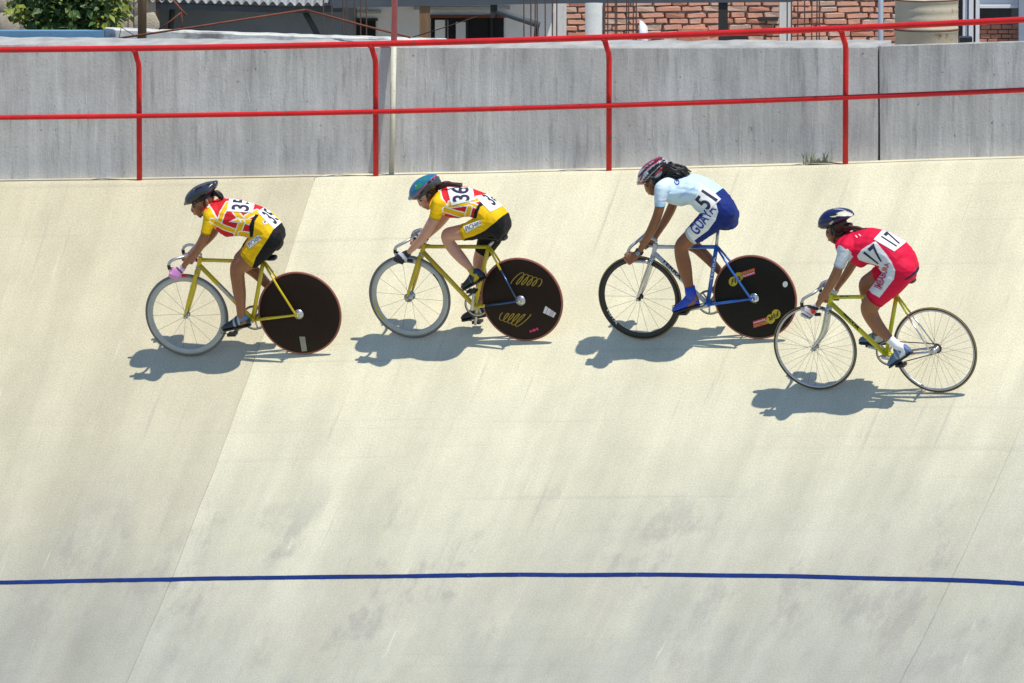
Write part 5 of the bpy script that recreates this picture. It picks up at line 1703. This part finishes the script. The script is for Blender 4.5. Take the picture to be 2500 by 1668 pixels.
R3 = dict(
    label='third cyclist in white and navy skinsuit numbered 51 with loose dark curly hair',
    bike_label='blue and white track bicycle with yellow badges on its black rear disc',
    zw=((1390, 360), 2.903), zu=((1510, 370), 4.7515), cf=(502, 1355), cr=(1318, 1352),
    bb=(980, 1110), sc=(1042, 706), ht=(612, 688), hb=(594, 768), saddle=(1050, 562),
    bar=[(532, 622, 0), (495, 655, .12), (475, 672, .16), (440, 700, .19), (420, 730, .2), (415, 760, .2), (430, 795, .2), (470, 808, .2), (545, 810, .2)],
    pedal=(812, 1168), paint=M['framewhite'], paint_rear=M['frameblue'], paint_mid=.5, fork_mat=M['chrome'], tape_mat=M['alloy'], plug_mat=M['alloy'],
    rim_depth=.036, rim_mat=M['rimblack'], nspoke=18, tyre_f=M['rubber'], side_f=M['tan'], disc_mat=M['discblack'], tyre_r_mat=M['redtyre'], spoke_phase=.05, cross=0.0, hub_mat=M['black'], cap_mat=M['chrome'],
    shoe_dir=(0, 0), grip=(440, 780), bootie=True,
    torso=[((570, 325), (535, 545), .16), ((700, 288), (610, 605), .16), ((840, 258), (735, 638), .152), ((980, 286), (850, 618), .142), ((1110, 355), (905, 682), .142), ((1240, 458), (995, 745), .16), ((1340, 588), (1090, 820), .168), ((1396, 715), (1215, 890), .14), ((1382, 795), (1280, 885), .09)],
    cran=(400, 292, 128), jaw=((375, 380, 84), (382, 445, 56), (400, 500, 21)), brow=(302, 380), nose=(326, 454), nbase=(350, 466), lips=(366, 486), ear=(405, 358), neck=((470, 390, 74), (580, 430, 95)),
    eye=(322, 398), eyebrow=[(308, 384), (345, 372)],
    hair_col=(.012, .009, .008), hair_poly=[[(290, 300), (300, 372), (350, 360), (390, 330), (400, 420), (430, 450), (480, 400), (540, 300), (540, 200), (300, 200)]],
    arm=[(500, 430, 80, .165, .06), (488, 535, 70, .185, .055), (478, 640, 62, .2, .05), (452, 740, 57, .21, .046), (405, 860, 56, .212, .043), (345, 980, 50, .21, .039), (285, 1085, 40, .205, .033), (232, 1180, 31, .2, .026)],
    leg_near=[(1085, 440, 104, .085, .09), (1010, 512, 92, .095, .086), (925, 585, 74, .1, .074), (850, 645, 58, .1, .06), (800, 695, 53, .1, .056), (795, 745, 54, .1, .054), (808, 810, 57, .1, .053), (822, 875, 53, .102, .048), (842, 960, 39, .104, .038), (855, 1025, 36, .105, .035)],
    leg_far=[(1085, 440, 100, -.085, .09), (990, 525, 85, -.095, .082), (905, 610, 66, -.1, .066), (850, 675, 52, -.1, .055), (905, 715, 47, -.1, .05), (970, 775, 43, -.1, .046), (1025, 835, 36, -.1, .038), (1070, 885, 30, -.1, .032), (1110, 935, 29, -.1, .03)],
    shoe_near=((925, 1118), (738, 1172)), shoe_far=((1180, 985), (1040, 1020)), ank_near=(852, 985), ank_far=(1085, 905),
    shoe_col=(.015, .06, .48), shoe_col2=(.015, .06, .48), skin=(.255, .095, .042),
    sleeve_t=.27, hem_t=.30, hem_t_far=.26, torso_col=(.61, .76, .87), sleeve_col=(.62, .75, .88), short_col=WHT, short_far_col=NAVY, watch=True,
    helmet=[((226, 320), (255, 385), .045), ((240, 235), (330, 375), .082), ((300, 155), (420, 335), .098), ((400, 90), (500, 285), .098), ((480, 64), (535, 220), .078), ((512, 90), (545, 180), .042)],
    helmet_col=(.45, .47, .52), helmet_ops=[('line', (.30, .01, .04), 30, [(270, 190), (380, 105), (505, 62)]), ('line', (.012, .012, .016), 22, [(240, 290), (320, 190), (440, 110), (500, 90)]), ('line', (.28, .012, .03), 18, [(255, 330), (290, 240), (380, 160), (490, 95)]),
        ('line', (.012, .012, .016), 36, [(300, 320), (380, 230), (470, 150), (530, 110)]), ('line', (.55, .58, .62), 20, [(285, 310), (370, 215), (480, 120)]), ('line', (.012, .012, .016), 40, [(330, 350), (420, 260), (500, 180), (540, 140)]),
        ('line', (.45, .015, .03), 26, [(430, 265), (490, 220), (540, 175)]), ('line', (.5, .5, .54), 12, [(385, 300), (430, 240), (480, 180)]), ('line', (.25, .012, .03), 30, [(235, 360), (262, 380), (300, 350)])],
    vents=[[(330, 240), (400, 175), (470, 125), (480, 140), (410, 195), (345, 260)], [(380, 280), (440, 215), (500, 165), (510, 180), (450, 235), (395, 295)], [(262, 250), (300, 200), (350, 150), (358, 162), (310, 212), (275, 265)]],
    strap=((420, 300), (395, 375), (440, 430), (415, 510)),
    hair=[([(470, 300), (500, 350), (490, 420)], .014, 10, .016, .008), ([(500, 240), (570, 215), (660, 215), (740, 255), (785, 300)], .010, 60, .03, .024), ([(540, 250), (590, 290), (605, 340), (595, 385)], .011, 26, .02, .012), ([(600, 250), (680, 260), (720, 290), (710, 310)], .010, 18, .018, .016)], hair_mat='hairdark',
    bibs=[dict(quad=((1050, 690), (1188, 553), (958, 372), (868, 600)), text='51', tquad=((1020, 700), (1160, 560), (975, 440), (880, 570)))],
    texts=[dict(text='GUAYA', quad=((915, 985), (1140, 668), (1040, 622), (815, 880)), mat=M['bluesuit']), dict(text='G', quad=((715, 385), (700, 325), (640, 340), (655, 390)), mat=M['bluesuit'])],
    ops=[('poly', (.55, .78, .88), [(880, 255), (1000, 285), (1215, 430), (1130, 480), (1000, 400), (900, 330), (800, 290)]), ('poly', (.50, .76, .87), [(1000, 290), (1100, 345), (1215, 430), (1180, 455), (1060, 380)])]
        + [('line', (.50, .66, .84), 7, [(600 + 22 * i, 420 - 3 * i), (570 + 22 * i, 450 - 3 * i)]) for i in range(12)] + [('line', (.50, .64, .84), 8, [(720 + 14 * i, 500 - 6 * i), (690 + 16 * i, 545 - 7 * i)]) for i in range(13)]
        + [('line', (.44, .60, .80), 9, [(760 + 12 * i, 470 - 6 * i), (730 + 14 * i, 510 - 7 * i)]) for i in range(12)]
        + [('poly', (.38, .62, .80), [(400, 590), (560, 605), (560, 680), (400, 680)]), ('poly', (.60, .70, .82), [(410, 530), (470, 520), (480, 600), (410, 600)]),
           ('poly', NAVY, [(1208, 425), (1122, 487), (1188, 552), (1135, 612), (1158, 700), (1125, 800), (1035, 920), (880, 1030), (930, 1100), (1250, 960), (1500, 800), (1450, 560)]),
           ('poly', NAVY, [(950, 715), (990, 742), (930, 790), (775, 915), (740, 910), (850, 800)])],
)
R4 = dict(
    label='last cyclist in bright red and white skinsuit numbered 17, dark blue and cream helmet',
    bike_label='lemon yellow track bicycle with two wire-spoked wheels, last of the four',
    zw=((1820, 480), 2.8), zu=((1940, 490), 5.227), cf=(475, 1315), cr=(1293, 1335),
    bb=(962, 1082), sc=(1032, 684), ht=(592, 672), hb=(573, 745), saddle=(1060, 568),
    bar=[(528, 608, 0), (490, 640, .12), (465, 660, .16), (420, 685, .19), (392, 705, .2), (385, 735, .2), (395, 775, .2), (430, 803, .2), (502, 806, .2)],
    pedal=(1050, 1140), paint=M['lemon'], paint_rear=M['lemon'], fork_mat=M['chrome'], fork_rake=True,
    rim_depth=.016, rim_mat=M['alloy'], nspoke=32, tyre_f=M['rubber'], side_f=M['tan'], rear_spoked=True, spoke_phase=.1, cross=1.1,
    stay_split=.30, stay_mat=M['chrome'], chain_split=.12, chainstay_mat=M['alloy'],
    shoe_dir=(0, 0), grip=(425, 785),
    torso=[((690, 392), (680, 715), .165), ((830, 352), (765, 800), .165), ((970, 341), (855, 856), .155), ((1130, 375), (955, 818), .145), ((1290, 437), (1040, 840), .145), ((1440, 547), (1125, 910), .165), ((1545, 690), (1210, 990), .168), ((1584, 850), (1340, 1050), .14), ((1540, 940), (1430, 1020), .09)],
    cran=(528, 304, 142), jaw=((480, 418, 94), (492, 485, 64), (522, 540, 24)), brow=(410, 378), nose=(410, 442), nbase=(434, 456), lips=(450, 500), ear=(505, 410), neck=((600, 450, 85), (705, 500, 110)),
    eye=(408, 400), eyebrow=[(392, 384), (430, 375)],
    hair_col=(.035, .018, .013), hair_poly=[[(370, 300), (385, 365), (440, 360), (470, 440), (530, 470), (600, 470), (700, 400), (740, 330), (740, 220), (400, 220)]],
    arm=[(655, 600, 92, .165, .062), (615, 715, 78, .185, .056), (568, 835, 66, .2, .05), (525, 945, 66, .21, .047), (455, 1075, 60, .212, .044), (395, 1175, 52, .21, .04), (340, 1260, 42, .205, .034), (285, 1345, 33, .2, .027)],
    leg_near=[(1065, 490, 105, .085, .09), (1010, 575, 92, .095, .088), (935, 650, 77, .1, .078), (873, 715, 68, .1, .066), (848, 768, 66, .1, .06), (866, 828, 60, .1, .056), (905, 888, 53, .102, .05), (950, 938, 42, .104, .042), (990, 978, 34, .105, .034), (1035, 1018, 33, .105, .033)],
    leg_far=[(1055, 485, 102, -.085, .09), (965, 525, 82, -.095, .08), (885, 565, 68, -.1, .068), (825, 603, 54, -.1, .056), (832, 680, 50, -.1, .052), (850, 765, 50, -.1, .05), (872, 850, 42, -.1, .042), (895, 920, 31, -.1, .033), (912, 955, 28, -.1, .03)],
    shoe_near=((1140, 1068), (985, 1170)), shoe_far=((955, 1005), (788, 1000)), ank_near=(1040, 1022), ank_far=(912, 945),
    shoe_col=(.10, .17, .30), shoe_col2=(.40, .46, .52), shoe_col3=(.06, .13, .38), skin=(.30, .122, .055),
    sock=(.80, .80, .83), sock_t=(.86, .95),
    sleeve_t=.30, hem_t=.30, hem_t_far=.20, torso_col=MAG, sleeve_col=(.62, .66, .72), short_col=MAG, short_far_col=MAG,
    glove=(.60, .58, .62), glove_ops=[('poly', (.60, .06, .03), [(190, 1380), (260, 1370), (270, 1440), (220, 1450)]), ('line', (.02, .02, .05), 16, [(100, 1440), (190, 1500), (240, 1480)]), ('line', (.45, .03, .05), 10, [(110, 1400), (220, 1470)]), ('line', (.02, .02, .03), 40, [(180, 1350), (290, 1380)])],
    helmet=[((314, 285), (335, 335), .045), ((330, 195), (400, 360), .085), ((405, 125), (500, 330), .104), ((540, 96), (610, 285), .106), ((660, 115), (695, 240), .085), ((740, 170), (738, 205), .04)],
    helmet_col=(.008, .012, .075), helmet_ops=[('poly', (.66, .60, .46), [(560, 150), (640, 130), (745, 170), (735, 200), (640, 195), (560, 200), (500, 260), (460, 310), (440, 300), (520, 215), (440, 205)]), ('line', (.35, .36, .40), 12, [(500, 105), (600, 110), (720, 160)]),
        ('poly', (.012, .012, .02), [(460, 235), (560, 200), (600, 205), (540, 240), (480, 260)]), ('line', (.008, .009, .016), 44, [(340, 345), (440, 340), (560, 295), (710, 225)])],
    vents=[[(470, 232), (540, 203), (590, 203), (540, 232), (480, 250)], [(440, 200), (480, 170), (550, 165), (540, 182), (480, 200)]],
    strap=((470, 330), (470, 400), (520, 470), (530, 560)),
    hair=[([(560, 300), (640, 340), (720, 330)], .02, 12, .024, .008), ([(480, 350), (540, 420), (580, 470)], .014, 10, .016, .006), ([(740, 345), (800, 355), (860, 372), (920, 375)], .010, 14, .011, .005)], hair_mat='hairbrown',
    bibs=[dict(quad=((1272, 648), (1435, 520), (1132, 362), (1008, 495)), text='17', tquad=((1300, 590), (1385, 520), (1175, 390), (1100, 460))),
          ],
    texts=[dict(text='17', quad=((1065, 815), (1150, 760), (1010, 545), (870, 670)), mat=M['ink']), dict(text='IMBABURA', quad=((1112, 1140), (1215, 800), (1150, 795), (1008, 1095)), mat=M['redprint']),
           dict(text='11', quad=((795, 475), (850, 450), (825, 425), (770, 445)), mat=M['white'])],
    ops=[('poly', (.62, .66, .72), [(560, 575), (620, 590), (690, 650), (745, 715), (700, 780), (640, 900), (440, 900), (490, 700)], 'near'),
         ('poly', MAG, [(540, 560), (600, 470), (700, 470), (740, 600), (650, 620), (600, 582)], 'near'),
         ('poly', MAG, [(595, 575), (660, 600), (720, 660), (750, 720), (800, 700), (740, 560), (640, 520)], 'near'),
         ('poly', (.72, .73, .76), [(798, 705), (850, 630), (940, 570), (1032, 518), (1085, 580), (1170, 680), (1235, 780), (1285, 890), (1268, 1000), (1180, 1115), (1082, 1238), (990, 1185), (922, 1110), (965, 1000), (1055, 890), (1085, 840), (1000, 810), (900, 785), (822, 755)], 'near'),
         ('poly', (.02, .015, .07), [(1600, 850), (1570, 915), (1500, 965), (1420, 1015), (1400, 1000), (1480, 950), (1540, 890), (1572, 840)])],
)
for D in (R1, R2, R3, R4):
    D['fr'] = Frame(D['zw'][0], D['zw'][1], D['zu'][0], D['zu'][1], D['cf'], D['cr'])
    fr = D['fr']
    bike, T, ped, near = make_bike(fr, D)
    D['T'] = T; D['bike'] = bike
    make_rider(fr, D, ped, near)

# ------------------------------------------------------------------ marks on the bicycles
def zq(fr, o, sc, pts):
    """corners read in another enlargement -> W coords"""
    return [((o[0] + x / sc - fr.wo[0]) * fr.wsc, (o[1] + y / sc - fr.wo[1]) * fr.wsc) for x, y in pts]
fr = R1['fr']; bv = bvh_of(R1['T']['disc'])
patch(fr, 'W', [(1227, 1322), (1266, 1318), (1250, 1212), (1208, 1212)], bv, .002, 'tape_strip', M['grime'], R1['T']['disc'], 4, 8)
dtb = bvh_of(R1['T']['down_tube'])
o = patch(fr, 'W', zq(fr, (400, 590), 6.03, [(790, 650), (1010, 870), (1040, 830), (825, 612)]), dtb, .0015, 'decal', M['alloy'], R1['T']['down_tube'], 12, 4)
fr = R2['fr']; bv = bvh_of(R2['T']['disc']); dk = R2['T']['disc']
z3 = lambda pts: zq(fr, (1160, 620), 7.127, pts)
scribble(fr, 'W', 5, z3([(600, 540), (1150, 640), (1220, 400), (720, 270)]), bv, .0015, 'script', M['gold'], dk)
scribble(fr, 'W', 5, z3([(1000, 1030), (420, 960), (380, 1190), (800, 1320)]), bv, .0015, 'script', M['gold'], dk)
o = patch(fr, 'W', z3([(1180, 1025), (1365, 1110), (1410, 1030), (1225, 905)]), bv, .0015, 'sticker', M['frame'], dk, 6, 6)
for k in (.25, .55, .68, .8):
    q = [(1180 + 185 * k, 1025 + 85 * k), (1186 + 185 * k, 1028 + 85 * k), (1231 + 185 * k, 908 + 125 * k), (1225 + 185 * k, 905 + 125 * k)]
    patch(fr, 'W', z3(q), bv, .003, 'sticker_line', M['redprint'], dk, 2, 5)
lettering(fr, 'W', 'MM', z3([(960, 1375), (1105, 1325), (1085, 1280), (945, 1335)]), bv, .0015, 'sticker', M['pink'], dk, .05, 4)
rb_ = bvh_of(R2['T']['front_wheel'])
z6 = lambda pts: zq(fr, (880, 560), 5.6, pts)
for quad in ([(190, 960), (235, 1100), (215, 1110), (178, 965)], [(235, 1100), (325, 1235), (305, 1240), (215, 1110)], [(1100, 790), (1140, 890), (1122, 892), (1088, 790)]):
    patch(fr, 'W', z6(quad), rb_, .0012, 'rim_decal', M['yellowprint'], R2['T']['front_wheel'], 10, 3)
for quad in ([(1000, 610), (1060, 690), (1040, 700), (990, 620)], [(1060, 690), (1100, 790), (1085, 792), (1040, 700)]):
    patch(fr, 'W', z6(quad), rb_, .0012, 'rim_decal', M['discbrown'], R2['T']['front_wheel'], 10, 3)
fr = R3['fr']; bv = bvh_of(R3['T']['disc']); dk = R3['T']['disc']
z1 = lambda pts: zq(fr, (1740, 610), 6.818, pts)
for c1, c2, rot in (((342, 525), (432, 450), 0), ((965, 1150), (1055, 1068), 1)):
    for c in (c1, c2):
        oval(fr, 'W', z1([(c[0] - 74, c[1] + 88), (c[0] + 74, c[1] + 76), (c[0] + 74, c[1] - 76), (c[0] - 74, c[1] - 76)]), bv, .0015, 'badge', M['yellowprint'], dk)
    q = [(310, 590), (480, 500), (455, 430), (300, 500)]
    if rot: q = [(1092, 1015), (915, 1130), (945, 1190), (1110, 1090)]
    lettering(fr, 'W', 'FIR', z1(q), bv, .003, 'badge_lettering', M['black'], dk, .02, 4, .2)
for q, t1, t2 in (([(505, 470), (708, 405), (698, 300), (440, 385)], 'KEILLING', 'System'), ([(880, 1125), (668, 1190), (680, 1305), (945, 1225)], 'KEILLING', 'System')):
    patch(fr, 'W', z1(q), bv, .0015, 'banner', M['redprint'], dk, 8, 6)
    def sub(a, b, c, d): return [tuple(bil(q, u, v)) for u, v in ((a, b), (c, b), (c, d), (a, d))]
    lettering(fr, 'W', t1, z1(sub(.08, .56, .97, .92)), bv, .003, 'banner_lettering', M['yellowprint'], dk, .01, 4)
    lettering(fr, 'W', t2, z1(sub(.08, .08, .95, .46)), bv, .003, 'banner_lettering', M['white'], dk, .01, 4)
oval(fr, 'W', z1([(1165, 625), (1245, 625), (1255, 525), (1165, 525)]), bv, .0015, 'valve_hole_decal', M['white'], dk)  # white oval stands in for bright track seen through the valve hole
z2 = lambda pts: zq(fr, (1460, 600), 6.533, pts)
lettering(fr, 'W', 'TERRA', z2([(1010, 240), (1310, 545), (1345, 505), (1045, 200)]), bvh_of(R3['T']['down_tube']), .0015, 'frame_lettering', M['black'], R3['T']['down_tube'], .03, 6)
lettering(fr, 'W', 'TERRA', z2([(1822, 560), (1880, 180), (1850, 180), (1785, 560)]), bvh_of(R3['T']['seat_tube']), .0015, 'frame_lettering', M['white'], R3['T']['seat_tube'], .0, 6)
lettering(fr, 'W', 'VISTA', z2([(120, 1010), (290, 1260), (330, 1235), (160, 990)]), bvh_of(R3['T']['front_wheel']), .0012, 'rim_lettering', M['white'], R3['T']['front_wheel'], .01, 6)
fr = R4['fr']
z4 = lambda pts: zq(fr, (1940, 700), 5.595, pts)
lettering(fr, 'W', 'BECOR', z4([(660, 375), (865, 600), (895, 570), (690, 345)]), bvh_of(R4['T']['down_tube']), .0015, 'frame_lettering', M['black'], R4['T']['down_tube'], .04, 6)
lettering(fr, 'W', 'BECOR', z4([(620, 142), (740, 142), (740, 122), (620, 122)]), bvh_of(R4['T']['top_tube']), .0015, 'frame_lettering', M['black'], R4['T']['top_tube'], .02, 6)

# ------------------------------------------------------------------ weeds and dirt at the foot of the wall
M['weed'] = mat('green_weed', (0.20, 0.28, 0.12), 0.7, var=0.3)
M['straw'] = mat('dry_straw', (0.50, 0.42, 0.20), 0.8, var=0.3)
def weed(px, py, h, n, m, label, seed, spread=.05):
    s, q = hit_track(px, py)
    p = surf(s, -.10)
    r = random.Random(seed); v = []; f = []
    for i in range(n):
        a = r.uniform(0, 6.28); l = h * r.uniform(.5, 1)
        b = Vector((r.uniform(-spread, spread), r.uniform(-.03, .03), 0))
        tip = b + Vector((math.cos(a) * l * .35, math.sin(a) * l * .2, l))
        md = b + (tip - b) * .5 + Vector((0, 0, l * .08))
        w = Vector((.0028, .001, 0))
        k = len(v); v += [b - w, b + w, md + w * 1.2, md - w * 1.2, tip]
        f += [(k, k+1, k+2, k+3), (k+3, k+2, k+4)]
    me = bpy.data.meshes.new('weed'); me.from_pydata([tuple(x) for x in v], [], f)
    o = link('weed', me, m); o.location = p
    tag(o, label, 'weed'); return o
weed(1975, 400, .15, 9, M['weed'], 'green weed growing at the wall foot left of the right post', 1, .035)
weed(2020, 398, .13, 5, M['weed'], 'sparse weed beside the right railing post', 2, .03)
weed(2000, 400, .06, 40, M['straw'], 'dry straw tuft at the wall foot by the right post', 3, .12)
s, q = hit_track(2150, 396)
M['crumb'] = mat('crumbled_mortar', (0.62, 0.58, 0.45), 0.95, var=0.2, scale=20, bump=0.8, bscale=40, bdist=0.01)
def mound(s0, w, h, label):
    p = surf(s0, -.04 if h > .015 else -.10); mb = MB(); rs = []
    _, inn, tn = lip_frame(s0)
    for i in range(13):
        t = -1 + 2 * i / 12
        hh = h * max(.02, (1 - t * t)) * (1 + .3 * noise.noise(Vector((t * 3, h * 100, 0))))
        rs.append([tn * (t * w) + inn * (.07 * math.cos(a)) + Vector((0, 0, hh * math.sin(a))) for a in [math.pi * k / 8 for k in range(9)]])
    o = mb.rings(rs).build('rubble_mound', M['crumb'] if h > .015 else M['earth'], None, True); o.location = p
    tag(o, label, 'rubble'); return o
mound(hit_track(2020, 400)[0], .16, .012, 'thin smear of dry dirt at the wall foot by the right post')
